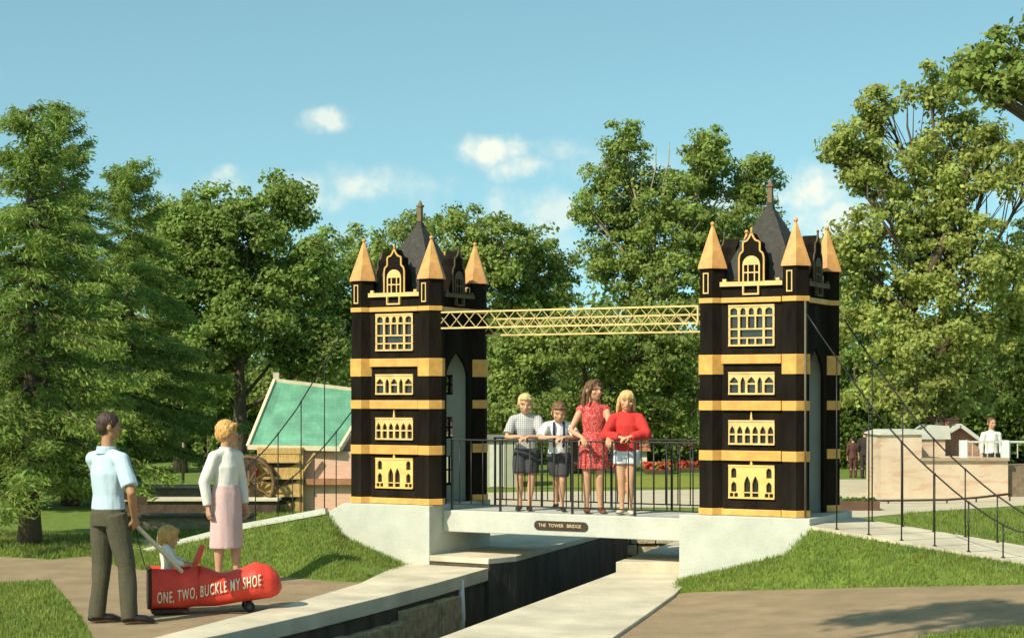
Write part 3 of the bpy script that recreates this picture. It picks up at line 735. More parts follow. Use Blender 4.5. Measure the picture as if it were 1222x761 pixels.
def spruce(label, base_px, Y, top_px, top_py, R, seed, z_low=.9, name='spruce_tree', group='spruces on the lawn', trunk=.13, dens=1.0):
    rng = np.random.default_rng(seed); rr = random.Random(seed); bx = (base_px - CX) * Y / F
    t = thing(name, label, 'tree', (bx, Y, 0), 0, group)
    H = EZ + (HOR - top_py) * Y / F; tx = (top_px - base_px) * Y / F
    cen, ax, siz = [], [], []; mb = MB()
    mb.tube([(tx * k / 8, 0, H * .985 * k / 8) for k in range(9)], [trunk * (1.3 if k == 0 else 1 - k / 8.6) for k in range(9)], 9)
    z = z_low; az = rr.uniform(0, 6)
    while z < H * .985:
        f = z / H; Lz = R * (1 - f) ** .82 * (1 if f > .2 else .82 + .18 * f / .2) + .10
        nb = 6 if f < .35 else 5
        for k in range(nb):
            az += 2 * math.pi / nb + rr.uniform(-.35, .35); Lb = Lz * rr.uniform(.60, 1.25); dr = rr.uniform(.18, .42) if f < .8 else -.35
            d = np.array([math.cos(az), math.sin(az), 0]); o = np.array([tx * f, 0, z + rr.uniform(-.12, .12)]); sd = np.array([-d[1], d[0], 0])
            def pos(u): return o + d * Lb * u + np.array([0, 0, -dr * Lb * u ** 1.3 + (.22 * Lb * max(0, u - .6) ** 1.2)])
            mb.tube([pos(0), pos(.5), pos(.95)], [.022 + .012 * Lb, .014, .005], 5)
            ns = max(3, int(Lb * 11 * dens))
            for i in range(ns):
                u = .12 + .88 * (i + rr.random()) / ns; p = pos(u); hw = (.30 * Lb * (1.02 - u) + .07)
                for s_ in (-1, 0, 1):
                    n_ = 19; w = rng.uniform(0, 1, n_); q = p + s_ * sd * (w * hw)[:, None] + d * (w * hw * .6)[:, None] + rng.normal(size=(n_, 3)) * np.array([.05, .05, .045]); q[:, 2] -= w * hw * .38 + .02
                    cen.append(q); a_ = d * .8 + sd * s_ * .9 + np.array([0, 0, -.45]); ax.append(np.repeat(a_[None], n_, 0))
        z += rr.uniform(.25, .37) * (1 if f < .6 else .75)
    cen = np.concatenate(cen); ax = np.concatenate(ax)
    V = leaf_quads(cen, np.full(len(cen), .050), rng, .9, None, ax, .24)
    cr = bpy.data.objects.new('crown', quad_mesh('crown', V, [NEEDLE])); C.objects.link(cr); cr.parent = t
    mb.build('trunk', BARK, t); return t

spruce('big spruce with low boughs whose bare trunk stands on the lawn at the left edge', 36, 22.9, 34, 126, 2.05, 11, .95)
spruce('tall spruce with a pointed top just behind the leftmost spruce', 84, 31.0, 70, 122, 2.5, 12, .9)
spruce('spruce with wide boughs and dark trunk standing beyond the man in the blue shirt', 160, 33.5, 152, 186, 2.8, 13, 1.25)
spruce('spruce reaching out of the picture at the left, behind the leftmost trunk', -110, 29, -105, 150, 2.2, 15, .8)
GB = 'broadleaf trees of the park'
broadleaf('dense green tree with rounded tops rising behind the green roofed mill', 285, 38, [(262,262,44,42),(335,245,42,38),(300,330,50,42),(225,275,40,44),(372,320,34,40),(240,350,60,52),(345,400,52,48),(250,430,60,45),(385,420,36,46),(205,330,40,50),(300,288,52,42),(262,315,50,46),(340,345,46,44),(300,380,60,44),(240,300,36,40)], LEAF_G, .055, 54, 1.35, 21, group=GB, clr=.34, trunk=.18, gap=.06)
broadleaf('short broad green tree behind the spruces and the woman in pink', 215, 44, [(185,300,45,55),(215,262,34,30),(190,420,70,60),(260,480,60,40),(120,430,70,60),(330,470,50,34)], LEAF_L, .06, 54, 1.1, 22, group=GB, clr=.40)
broadleaf('thin dark tree seen between the mill roof tree and the first tower', 396, 50, [(395,310,28,42),(402,380,34,50),(388,440,36,40),(372,345,26,50)], LEAF_G, .06, 50, .9, 23, group=GB, clr=.36)
broadleaf('wide round topped tree filling the sky behind the first tower', 540, 52, [(470,300,60,50),(540,292,70,52),(605,300,58,48),(655,330,48,46),(440,350,40,60),(560,370,95,70),(480,400,60,60),(640,410,70,55)], LEAF_L, .065, 58, .95, 24, group=GB, clr=.42, trunk=.26)
broadleaf('tall airy tree with two pointed tops and pale dead twigs left of the second tower', 782, 56, [(745,185,26,42),(728,232,38,44),(778,240,42,46),(842,190,30,44),(865,222,48,46),(905,218,30,34),(815,262,60,52),(740,300,46,50),(870,290,55,55),(800,340,80,50),(700,250,16,20),(925,290,30,40)], LEAF_L, .066, 54, 1.0, 25, group=GB, clr=.40, trunk=.24, bark=PALEBARK, gap=.05, dead=((776,230,783,176,.028),(790,225,799,170,.030),(742,235,722,226,.03)))
broadleaf('light green bushy tree hanging low behind the four children', 690, 44, [(620,430,50,46),(690,410,60,42),(760,420,60,48),(800,480,46,46),(640,490,56,30),(715,480,52,36),(810,400,44,50),(600,480,30,46)], LEAF_L, .058, 58, .95, 26, group=GB, clr=.36, dead=((824,500,834,440,.035),))
broadleaf('large yellow green tree with a leaning dark limb on the right', 1118, 36, [(1035,170,46,50),(1085,150,45,48),(1140,165,50,52),(1180,190,34,44),(1030,240,54,46),(1105,240,64,52),(1175,262,46,48),(1010,300,40,40),(1070,320,70,52),(1150,335,70,50),(1215,350,44,48),(1040,395,56,46),(1110,410,64,50),(1180,410,56,44),(1020,450,34,36),(1085,465,60,34),(1150,470,56,32),(1120,290,60,44),(1205,300,36,40),(1055,350,50,40),(1010,195,32,48),(1228,215,44,60),(1060,128,40,34),(1112,112,44,34),(1150,225,50,44),(1062,200,50,44)], LEAF_Y, .055, 50, .78, 27, group=GB, clr=.33, trunk=.20, gap=.10, lean=.4, airy=285, dead=((1108,330,1146,225,.10),(1146,225,1168,170,.06),(1130,260,1190,215,.05)))
broadleaf('green tree with shaded leaves low behind the second tower', 970, 46, [(1000,400,40,60),(1035,460,48,44),(960,420,40,70),(1000,330,30,40)], LEAF_G, .055, 54, .85, 28, group=GB, clr=.34)
broadleaf('dark green tree closing the right edge of the park', 1235, 42, [(1240,300,40,60),(1240,420,60,60),(1200,465,46,36)], LEAF_D, .06, 52, .8, 29, group=GB, clr=.36, gap=.1)
broadleaf('overhanging maple whose leafy branch enters at the top right corner', 1560, 15.5, [(1195,60,42,26),(1180,105,34,24),(1235,100,50,34),(1290,40,60,60),(1370,90,90,80),(1480,40,140,120),(1560,-90,180,140),(1150,92,22,9),(1160,74,20,8),(1640,120,120,100)], LEAF_L, .034, 36, .95, 30, name='maple_tree', group=GB, trunk=.17, clr=.17)
# a leafy branch of a tree behind the photographer throws its shade on the path at the right
rng = np.random.default_rng(77)
tsh = thing('shade_tree', 'park tree behind the photographer shading the path at lower right', 'tree', (-8.8, 4.6, 0), 0, GB)
cen = []
tgt = Vector((3.45, 14.45, .14))
for (dx, dy, rx, n_) in ((-.35, .0, .42, 520), (.3, .34, .30, 300), (.85, -.05, .5, 620), (.75, -.75, .9, 900), (1.6, -.2, .8, 800)):
    o = tgt + Vector((dx, dy, 0)) + to_sun * 12.0
    g_ = rng.normal(size=(n_, 3)) * np.array([rx * .5, .13 if n_ < 700 else .28, .16]); cen.append(np.array(o) + g_)
cen = np.concatenate(cen) - np.array(tsh.location)
cr = bpy.data.objects.new('crown', quad_mesh('crown', leaf_quads(cen, np.full(len(cen), .075), rng, .6), [LEAF_G])); C.objects.link(cr); cr.parent = tsh
m = MB(); cc = Vector(cen.mean(0)); m.tube([(0, 0, 0), (.1, .1, 3), (.5, .3, 5.8), cc.lerp(Vector((.5, .3, 5.8)), .45) + Vector((0, 0, .7)), cc], [.22, .18, .13, .07, .03], 9); m.build('trunk', BARK, tsh)

# far belt of trees behind everything (reads as one mass), and the undergrowth
rng = np.random.default_rng(5); cen = []; outw = []
for k in range(1000):
    x = rng.uniform(-40, 44); y = 66 + rng.uniform(0, 8); z = rng.uniform(.4, 1) ** 1.2 * (4.6 + 1.0 * math.sin(x * .7) + .8 * math.sin(x * 1.9))
    k_ = 90; g_ = rng.normal(size=(k_, 3)) * np.array([.75, .75, .5]); cen.append(np.array([x, y, z]) + g_); outw.append(g_)
cen = np.concatenate(cen); V = leaf_quads(cen, np.full(len(cen), .15), rng, .5, np.concatenate(outw))
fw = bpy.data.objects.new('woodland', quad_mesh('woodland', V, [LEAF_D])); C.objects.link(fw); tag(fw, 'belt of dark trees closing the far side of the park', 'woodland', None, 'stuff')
m = MB()
rr = random.Random(9)
def bush(label, px, Y, w, h, mt, seed, leaf=.05, name='bush', cat='bush', group='bushes of the park'):
    rng = np.random.default_rng(seed); bx = (px - CX) * Y / F; t = thing(name, label, cat, (bx, Y, 0), 0, group)
    n = int(1400 * max(.3, w * h)); cl_ = rng.normal(size=(max(8, n // 60), 3)); cl_ /= np.linalg.norm(cl_, axis=1)[:, None]; cl_ *= rng.uniform(.5, 1, len(cl_))[:, None]
    cl_ = cl_ * np.array([w / 2, w / 2, h / 2]) + np.array([0, 0, h / 2]); cen = (cl_[:, None, :] + rng.normal(size=(len(cl_), 60, 3)) * min(w, h) * .11).reshape(-1, 3); cen[:, 2] = np.abs(cen[:, 2])
    cr = bpy.data.objects.new('foliage', quad_mesh('foliage', leaf_quads(cen, np.full(len(cen), leaf), rng, .5), [mt])); C.objects.link(cr); cr.parent = t
    mm = MB(); mm.tube([(0, 0, 0), (0, 0, h * .6)], [.03, .012], 6); mm.build('stem', BARK, t); return t
for i, (px, Y, w, h, lab) in enumerate([(248, 40, .5, 1.75, 'slim upright cypress left of the woman in pink'), (140, 52, 4.5, 3.2, 'dark bush behind the man in the blue shirt'), (235, 56, 5, 3.0, 'dark wide bush behind the pale parked car'),
        (60, 50, 4.5, 2.6, 'dark bush beyond the trunk of the leftmost spruce'), (1015, 47, 2.6, 2.4, 'dark bush behind the two figures in dark clothes'), (1105, 46, 4.5, 3.0, 'dark bush behind the little brick house roof'), (1190, 47, 4.0, 3.2, 'dark bush behind the boy in white'),
        (1250, 46, 3.5, 3.0, 'dark bush at the far right edge'), (640, 50, 4, 1.5, 'bush behind the boy in plaid'), (800, 52, 4.5, 1.6, 'bush above the red flower bed'), (350, 46, 4.5, 3.0, 'dark bush behind the green roof'), (700, 54, 5, 1.7, 'bush behind the girl in the red dress')]):
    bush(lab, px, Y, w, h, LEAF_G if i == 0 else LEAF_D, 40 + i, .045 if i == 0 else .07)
tsl = thing('young_tree', 'slender young tree with a bare pale stem left of the woman', 'tree', ((218 - CX) * 36 / F, 36, 0), 0, GB)
m = MB(); m.tube([(0, 0, 0), (.02, 0, .8), (0, 0, 1.9), (.03, 0, 2.6)], [.035, .03, .022, .01], 6); m.build('trunk', PALEBARK, tsl)
rng = np.random.default_rng(90); cen = rng.normal(size=(900, 3)) * np.array([.3, .3, .45]) + np.array([0, 0, 2.3])
cr = bpy.data.objects.new('crown', quad_mesh('crown', leaf_quads(cen, np.full(900, .05), rng, .5), [LEAF_G])); C.objects.link(cr); cr.parent = tsl

# ------------------------------------------------------------------ background ground sheets
def ground_poly(name, pts, mt, z=.004):
    m = MB(); m.add([(p.x, p.y, z) for p in pts], [tuple(range(len(pts)))]); return tag(m.build(name, mt), kind='structure')
ground_poly('paving', [G(560, 605.5), G(840, 605.5), G(900, 606), G(900, 583), G(560, 588)], PAVE, .006)
ground_poly('paving', [G(995, 617), G(1030, 617.5), G(1110, 610), G(1222, 603), G(1420, 597), G(1420, 584), G(1222, 588), G(1040, 572), G(995, 572)], PAVE, .006)
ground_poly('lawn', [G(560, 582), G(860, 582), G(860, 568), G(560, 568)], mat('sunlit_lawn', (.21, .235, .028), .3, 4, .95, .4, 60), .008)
ground_poly('path', [G(120, 597.5), G(300, 597.5), G(300, 590), G(120, 590)], PAVE, .006)

# ------------------------------------------------------------------ mill with the green roof
mill = thing('model_mill', 'small storybook mill with a green shingle roof and pale pink walls', 'mill', (-3.2, 30.1, 0))
def ML(v): return Vector(v) - Vector(mill.location)
PINK = mat('pink_plank', (.72, .44, .31), .14, 5, .8, .4, 20, stretch=(1, 1, 9))
GREENR = brick_mat('green_shingle', (.125, .335, .205), (.15, .37, .23), (.09, .26, .16), 7, .8, .35, .6, .26)
WOODY = mat('ochre_timber', (.52, .34, .12), .3, 8, .8, .5, 20, stretch=(6, 6, 1)); WOODD = mat('dark_timber', (.07, .045, .028), .35, 8, .85, .6, 24)
CREAMB = mat('cream_board', (.66, .56, .36), .12, 8, .7)
E1, E2 = P(296, 531, 29.3), P(406, 533, 29.2); R1, R2 = P(328, 452, 30.4), P(446, 466, 30.6); E4, E3 = P(350, 527, 31.6), P(470, 529, 31.6)
m = MB()
def thick(m, q, t, mi=0):
    n = (q[1] - q[0]).cross(q[3] - q[0]).normalized() * t; vs = [ML(p) for p in q] + [ML(p - n) for p in q]
    m.add(vs, [(0,1,2,3),(7,6,5,4),(0,4,5,1),(1,5,6,2),(2,6,7,3),(3,7,4,0)], mi)
thick(m, [E1, E2, R2, R1], .035); thick(m, [R1, R2, E3, E4], .035)
rf = m.build('roof', GREENR, mill)
m = MB()
for a, b in ((E1, E2), (E2, R2), (E1, R1), (R1, R2)): m.bar(ML(a) + Vector((0, -.02, -.03)), ML(b) + Vector((0, -.02, -.03)), .05, .08)
m.build('fascia', CREAMB, rf)
m = MB(); zt = .62
m.prism([(-.85, 0), (1.15, 0), (1.15, 1.0), (-.85, 1.0)], -.80, 1.2)
m.prism([(-.80, 1.002), (1.0, 1.002), (.4, 1.30), (-.4, 1.36)], .1, .7)
m.build('wall', PINK, mill)
m = MB()
m.box(-.22, .62, -.93, -.803, .46, .56)
m.build('porch_shelf', mat('reddish_board', (.34, .16, .08), .25, 6, .8, .3, 20), mill)
m = MB()
for x in (-.97, -.28): m.box(x - .035, x + .035, -.98, -.91, 0, 1.08)
for z, x0, x1 in ((1.02, -1.0, -.26),): m.box(x0, x1, -1.0, -.915, z - .05, z + .05)
for z0_, xa, xb, dp in ((.82, -.90, -.36, .075), (.55, -.88, -.34, .10), (.26, -.90, -.34, .12)):
    m.prism([(xa, z0_), *[(xa + (xb - xa) * (.5 - .5 * math.cos(math.pi * k / 8)), z0_ - dp * math.sin(math.pi * k / 8)) for k in range(1, 8)], (xb, z0_)], -.997, -.94, 1)  # dark solid half-moons paint the shade of open gaps
    m.box(xa - .06, xb + .06, -1.06, -.992, z0_ + .004, z0_ + .045)
m.box(-.94, -.30, -.99, -.93, .0, .97)
m.bar((-.30, -.945, .62), (-.05, -.945, .98), .05); m.box(-.99, -.31, -.86, -.84, .0, .98, 1); m.build('timber_frame', [WOODY, WOODD], mill, bevel=.006)  # dark panel at the back paints the shade of the recess
# water wheel
m = MB(); wc = Vector((-1.12, -1.15, .50))
for k in range(12):
    t = 2 * math.pi * k / 12; d = Vector((math.cos(t), 0, math.sin(t))); m.bar(wc + d * .05, wc + d * .46, .03, .02); m.bar(wc + d * .45 + Vector((0, -.14, 0)), wc + d * .45 + Vector((0, .14, 0)), .1, .015, up=d)
for yy in (-.14, .14):
    pts = [wc + Vector((.43 * math.cos(R_(a)), yy, .43 * math.sin(R_(a)))) for a in range(0, 361, 15)]; m.tube(pts, [.03] * len(pts), 6, side=(0, 1, 0), cap=False)
m.tube([wc + Vector((0, -.2, 0)), wc + Vector((0, .25, 0))], [.05, .05], 8); m.build('water_wheel', [mat('wet_timber', (.16, .10, .045), .45, 8, .85, .6, 24)], mill)
m = MB(); m.box(-1.55, -.95, -.50, -.42, 0, .95); m.build('wheel_pit_wall', WOODD, mill)
m = MB(); m.lathe([(.035, 0), (.05, .12), (.045, .12), (.03, .02)], 12, (-1.02, -1.03, .60)); m.tube([(-1.07, -1.03, .71), (-1.02, -1.03, .80), (-.97, -1.03, .71)], [.006] * 3, 5); m.build('red_bucket', mat('red_paint', (.55, .05, .03), .15, 9, .5), mill)
m = MB(); m.box(-.05, .05, -.05, .05, -.12, .05); mm = m.build('chimney', mat('pale_brick', (.5, .42, .3), .2, 12, .9), mill); mm.location = ML(R1) + Vector((.02, .05, .06))

# pale building seen through the left end of the railing
b = thing('pale_building', 'pale greenish building half hidden behind the railing beside the first tower', 'building', ((590 - CX) * 37 / F, 37, 0))
m = MB(); m.box(-1.0, .5, 0, 1.6, 0, 1.0); m.build('wall', mat('pale_green_plaster', (.33, .34, .24), .1, 3, .9), b)
m = MB(); m.box(-1.05, .55, -.08, 1.7, 1.003, 1.07); m.build('roof', mat('grey_slate', (.2, .19, .16), .3, 14, .8), b)
m = MB()
m.box(-.1, .2, -.012, -.002, .02, .9); m.build('door', mat('greyish_door', (.55, .55, .45), .1, 6, .7), b)
# white buildings and red beds behind the children
def cottage(label, px0, px1, Y, py_eave, py_ridge, wall, roof, win=2, name='cottage', group='white cottages behind the lawn'):
    x0, x1 = (px0 - CX) * Y / F, (px1 - CX) * Y / F; w = x1 - x0; t = thing(name, label, 'cottage', ((x0 + x1) / 2, Y, 0), 0, group)
    he = EZ - (py_eave - HOR) * Y / F; hr = EZ - (py_ridge - HOR) * Y / F
    m = MB(); m.box(-w / 2, w / 2, 0, 2, 0, he); m.build('wall', wall, t)
    m = MB(); m.v = []; m.prism([(-.15, he + .003), (2.15, he + .003), (1.0, hr)], -w / 2 - .1, w / 2 + .1); m.v = [(y, x, z) for x, y, z in m.v]; m.f = [f[::-1] for f in m.f]; m.build('roof', roof, t)
    for k in range(win):
        x = -w / 2 + w * (k + .5) / win; m = MB(); m.box(x - .16, x + .16, -.02, -.003, he * .35, he * .75); o = m.build('window', GLASS, t)
        m = MB(); m.box(x - .19, x + .19, -.03, -.021, he * .33, he * .36); m.box(x - .012, x + .012, -.03, -.021, he * .36, he * .75); m.box(x - .19, x + .19, -.03, -.021, he * .75, he * .78); m.build('frame', WHITEC, o)
    return t
WALLW = mat('white_plaster', (.68, .66, .58), .08, 3, .9); TILER = mat('reddish_tile', (.36, .15, .08), .25, 16, .9)
cottage('low white cottage with red tiles seen behind the girls in red', 688, 772, 50, 538, 522, WALLW, TILER, 3)
cottage('low white cottage with red tiles seen through the right end of the railing', 790, 850, 52, 536, 520, WALLW, TILER, 2)
def flowerbed(label, px0, px1, Y, py, seed):
    rng = np.random.default_rng(seed); x0, x1 = (px0 - CX) * Y / F, (px1 - CX) * Y / F; t = thing('flower_bed', label, 'flower bed', ((x0 + x1) / 2, Y, 0), 0, 'red flower beds'); w = x1 - x0
    m = MB(); m.box(-w / 2, w / 2, -.2, .8, 0, .12); m.build('soil', mat('soil', (.09, .055, .03), .3, 14, 1, .8, 30), t, bevel=.02)
    cen = rng.uniform(0, 1, (900, 3)) * np.array([w, .95, .14]) + np.array([-w / 2, -.18, .12]); me = quad_mesh('flowers', leaf_quads(cen, np.full(900, .055), rng, .9), [mat('red_petal', (.60, .075, .035), .25, 3, .7, island=.3), LEAF_G], (rng.random(900) < .3).astype('i'))
    o = bpy.data.objects.new('flowers', me); C.objects.link(o); o.parent = t
flowerbed('red flower bed right of the girl in the red sweater', 770, 802, 43.5, 560, 3); flowerbed('red flower bed next to the second tower', 808, 850, 44.5, 562, 4); flowerbed('red flower bed seen between the two girls', 722, 745, 44, 562, 5)
# low walls with dark copings on the left, a pond edge
def low_wall(label, px0, px1, Y, z1, dpt, mt, mt2, over=.05):
    x0, x1 = (px0 - CX) * Y / F, (px1 - CX) * Y / F; t = thing('low_wall', label, 'wall', ((x0 + x1) / 2, Y, 0), 0, 'low stone walls behind the left lawn'); w = x1 - x0
    m = MB(); m.box(-w / 2, w / 2, 0, dpt, 0, z1); m.build('body', mt, t); m = MB(); m.box(-w / 2 - .03, w / 2 + .03, -over, dpt + over, z1 + .002, z1 + .05); m.build('coping', mt2, t, bevel=.008); return t
STW = mat('old_stone', (.27, .23, .14), .4, 7, .95, .8, 14, stretch=(1, 1, 3))
low_wall('long low stone wall behind the toddler in the red shoe', 152, 300, 25.2, .19, .3, STW, mat('dark_coping', (.10, .08, .05), .3, 12, .9))
low_wall('low stone wall with pale coping behind the woman and the toddler', 150, 330, 28.6, .22, .4, WOODD, CONC)
low_wall('farther low stone wall below the pale parked car', 168, 310, 33, .20, .4, STW, CONC)
# pale parked car far behind
car = thing('parked_car', 'pale cream car parked far behind the woman, mostly hidden by her', 'car', ((247 - CX) * 62 / F, 62, 0))
m = MB(); m.prism([(-2.1, .32), (2.1, .32), (2.16, .62), (2.05, .86), (1.15, .93), (.55, 1.36), (-.85, 1.38), (-1.55, .95), (-2.12, .84)], 0, 1.6); m.build('body', mat('cream_car_paint', (.68, .62, .46), .05, 3, .25, spec=.6), car, bevel=.06)
m = MB(); m.prism([(1.0, .95), (.48, 1.30), (-.78, 1.32), (-1.35, .96)], -.012, 1.612); m.build('windows', GLASS, car)
for x in (-1.3, 1.35):
    for y in (-.02, 1.46):
        m = MB(); m.tube([(x, y, .31), (x, y + .16, .31)], [.31, .31], 18); wh = m.build('wheel', mat('tyre', (.02, .02, .02), .2, 9, .8), car); m = MB(); m.tube([(x, y - .01, .31), (x, y + .17, .31)], [.17, .17], 14); m.build('rim', mat('rim_metal', (.6, .6, .6), .1, 9, .3, metal=.8), wh)

# ------------------------------------------------------------------ whitewashed brick fort on the right
FB = None
def fort_mat():
    m = mat('patchy_whitewash', (.58, .44, .30), .1, 1.2, .9, .3, 30, col2=(.64, .52, .38)); t = m.node_tree; n = t.nodes; l = t.links; b = n['Principled BSDF']
    co = n.new('ShaderNodeTexCoord'); mp = n.new('ShaderNodeMapping'); mp.inputs['Scale'].default_value = (1.1, 1.1, 5.5); l.new(co.outputs['Object'], mp.inputs[0])
    nz = n.new('ShaderNodeTexNoise'); nz.inputs['Scale'].default_value = 1.6; nz.inputs['Detail'].default_value = 3; l.new(mp.outputs[0], nz.inputs['Vector'])
    rp = n.new('ShaderNodeValToRGB'); rp.color_ramp.elements[0].position = .52; rp.color_ramp.elements[1].position = .60; l.new(nz.outputs[0], rp.inputs[0])
    old = b.inputs['Base Color'].links[0].from_socket; br = brick_mat('fort_brick', (.50, .21, .11), (.42, .17, .09), (.55, .42, .28), 6)
    mx = n.new('ShaderNodeMix'); mx.data_type = 'RGBA'; ml_ = n.new('ShaderNodeMath'); ml_.operation = 'MULTIPLY'; ml_.inputs[1].default_value = .45; l.new(rp.outputs[0], ml_.inputs[0]); l.new(ml_.outputs[0], mx.inputs[0]); l.new(old, mx.inputs[6])
    bt = n.new('ShaderNodeTexBrick'); bt.inputs['Scale'].default_value = 6; bt.inputs['Color1'].default_value = (.50, .20, .10, 1); bt.inputs['Color2'].default_value = (.44, .20, .11, 1); bt.inputs['Mortar'].default_value = (.58, .46, .30, 1)
    sp = n.new('ShaderNodeSeparateXYZ'); cb = n.new('ShaderNodeCombineXYZ'); l.new(co.outputs['Object'], sp.inputs[0]); l.new(sp.outputs[0], cb.inputs[0]); l.new(sp.outputs[2], cb.inputs[1]); l.new(cb.outputs[0], bt.inputs[0])
    l.new(bt.outputs[0], mx.inputs[7]); l.new(mx.outputs[2], b.inputs['Base Color']); return m
FM = fort_mat(); YF = 33.5
def fx(px, Y=YF): return (px - CX) * Y / F
def fz(py, Y=YF): return EZ - (py - HOR) * Y / F
fort = thing('model_fort', 'low model fort with whitewashed walls showing patches of red brick', 'model building', (fx(1130), YF, 0))
fo = fort.location
m = MB(); m.prism([(fx(1051) - fo.x, 0), (fx(1203) - fo.x, 0), (fx(1203) - fo.x, fz(547)), (fx(1100) - fo.x, fz(547)), (fx(1100) - fo.x, fz(517)), (fx(1052) - fo.x, fz(519))], 0, 1.4); m.build('wall', FM, fort)
m = MB(); m.box(fx(1098) - fo.x, fx(1204) - fo.x, -.06, .02, fz(549.5), fz(546)); m.build('ledge', mat('dull_coping', (.36, .27, .17), .2, 9, .9), fort)
m = MB(); m.prism([(fx(1051) - fo.x - .03, fz(519) + .003), (fx(1104) - fo.x, fz(518)), (fx(1104) - fo.x, fz(513)), (fx(1062) - fo.x, fz(513.5)), (fx(1053) - fo.x - .03, fz(517))], -.05, 1.5); m.build('coping', WHITEC, fort)
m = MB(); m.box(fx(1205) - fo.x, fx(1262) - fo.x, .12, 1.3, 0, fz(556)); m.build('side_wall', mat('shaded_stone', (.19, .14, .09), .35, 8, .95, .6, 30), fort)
rl = None
m = MB(); m.bar((fx(1150) - fo.x, .04, fz(527)), (fx(1262) - fo.x, .04, fz(527)), .04)
for px in range(1152, 1262, 9): m.bar((fx(px) - fo.x, .04, fz(546)), (fx(px) - fo.x, .04, fz(527)), .016)
m.build('parapet_rail', WHITEC, fort)
for px in (1146, 1196):
    m = MB(); m.box(fx(px) - fo.x, fx(px + 8) - fo.x, -.03, .1, fz(546) - .01, fz(527) + .03); m.build('pillar', mat('bluish_white', (.62, .68, .66), .06, 5, .8), fort)
hs = thing('brick_house', 'small brick gabled house with a white roof and a red chimney behind the fort wall', 'model building', (fx(1140, 34.6), 35.4, 0))
ho = hs.location; YH = 35.4
def hx(px): return fx(px, YH) - ho.x
m = MB(); m.prism([(hx(1116), 0), (hx(1168), 0), (hx(1168), fz(527, YH)), (hx(1143), fz(510, YH)), (hx(1116), fz(525, YH))], 0, 2); m.build('wall', brick_mat('house_brick', (.42, .20, .12), (.36, .16, .09), (.5, .4, .28), 7), hs)
m = MB()
m.bar((hx(1143.5), .85, fz(507, YH)), (hx(1172), .85, fz(528, YH)), 2.1, .07, up=(0, 0, 1)); m.bar((hx(1143.5), .85, fz(507, YH)), (hx(1108), .85, fz(528, YH)), 2.1, .07, up=(0, 0, 1)); m.build('roof', WHITEC, hs)
m = MB(); m.box(hx(1134), hx(1150), .4, .8, fz(512, YH), fz(501, YH)); m.box(hx(1132.5), hx(1151.5), .37, .83, fz(501, YH), fz(499, YH)); m.build('chimney', brick_mat('chimney_brick', (.46, .17, .12), (.40, .14, .10), (.4, .25, .18), 10), hs, bevel=.01)
# white roofed wing in front of the house
wg = thing('white_shed', 'low shed with a sloping white roof between the fort wall and the brick house', 'shed', (fx(1112, 34.9), 34.95, 0)); wo = wg.location; Yw = 34.95
m = MB(); m.box(fx(1096, Yw) - wo.x, fx(1128, Yw) - wo.x, 0, .9, 0, fz(524, Yw)); m.build('wall', FM, wg)
m = MB(); m.prism([(fx(1092, Yw) - wo.x, fz(524, Yw) + .003), (fx(1134, Yw) - wo.x, fz(524, Yw) + .003), (fx(1132, Yw) - wo.x, fz(508, Yw)), (fx(1112, Yw) - wo.x, fz(507, Yw))], -.05, 1.0); m.build('roof', WHITEC, wg)
# low brick planter and a thin chain barrier on the pale paving
pl = thing('planter', 'low dark brick planter on the pale paving beside the second tower', 'planter', ((1026 - CX) * 29.6 / F, 29.6, 0))
m = MB(); m.box(-.34, .34, 0, .5, 0, .16); m.build('box', brick_mat('planter_brick', (.17, .085, .05), (.14, .07, .04), (.10, .07, .05), 12), pl, bevel=.01)
rng = np.random.default_rng(8); cen = rng.uniform(0, 1, (260, 3)) * np.array([.66, .46, .05]) + np.array([-.33, .02, .15]); o = bpy.data.objects.new('plants', quad_mesh('plants', leaf_quads(cen, np.full(260, .035), rng, .8), [LEAF_D])); C.objects.link(o); o.parent = pl
cb_ = thing('low_barrier', 'long thin dark rail on short posts across the pale paving in front of the fort', 'barrier', (fx(1100, 31.5), 31.5, 0)); co_ = cb_.location
m = MB(); pts = [P(x, y, Yb) - co_ for x, y, Yb in ((996, 597.5, 31.5), (1060, 597, 31.5), (1130, 596, 31.6), (1165, 593.5, 31.9), (1205, 589, 32.3))]; m.tube(pts, [.022] * 5, 6); m.build('rail', WOODD, cb_)
for p in pts[::2] + [pts[1], pts[3]]:
    m = MB(); m.tube([(p.x, p.y, 0), (p.x, p.y, p.z + .01)], [.015, .015], 6); m.build('post', WOODD, cb_)
#@@PART3
# ------------------------------------------------------------------ people: continuous remeshed bodies, clothes as their own shells
DG = lambda: bpy.context.evaluated_depsgraph_get()
def remesh(mb, voxel, smooth=3):
    me = bpy.data.meshes.new('tmp'); me.from_pydata(mb.v, [], mb.f); me.update()
    o = bpy.data.objects.new('tmp', me); C.objects.link(o)
    r = o.modifiers.new('r', 'REMESH'); r.mode = 'VOXEL'; r.voxel_size = voxel; r.use_smooth_shade = True
    if smooth: s = o.modifiers.new('s', 'SMOOTH'); s.iterations = smooth; s.factor = .5
    bpy.context.view_layer.update(); n = bpy.data.meshes.new_from_object(o.evaluated_get(DG())); bpy.data.objects.remove(o)
    co = np.empty(len(n.vertices) * 3, 'f'); n.vertices.foreach_get('co', co)
    fs = [tuple(p.vertices) for p in n.polygons]; bpy.data.meshes.remove(n)
    return co.reshape(-1, 3).astype('d'), fs
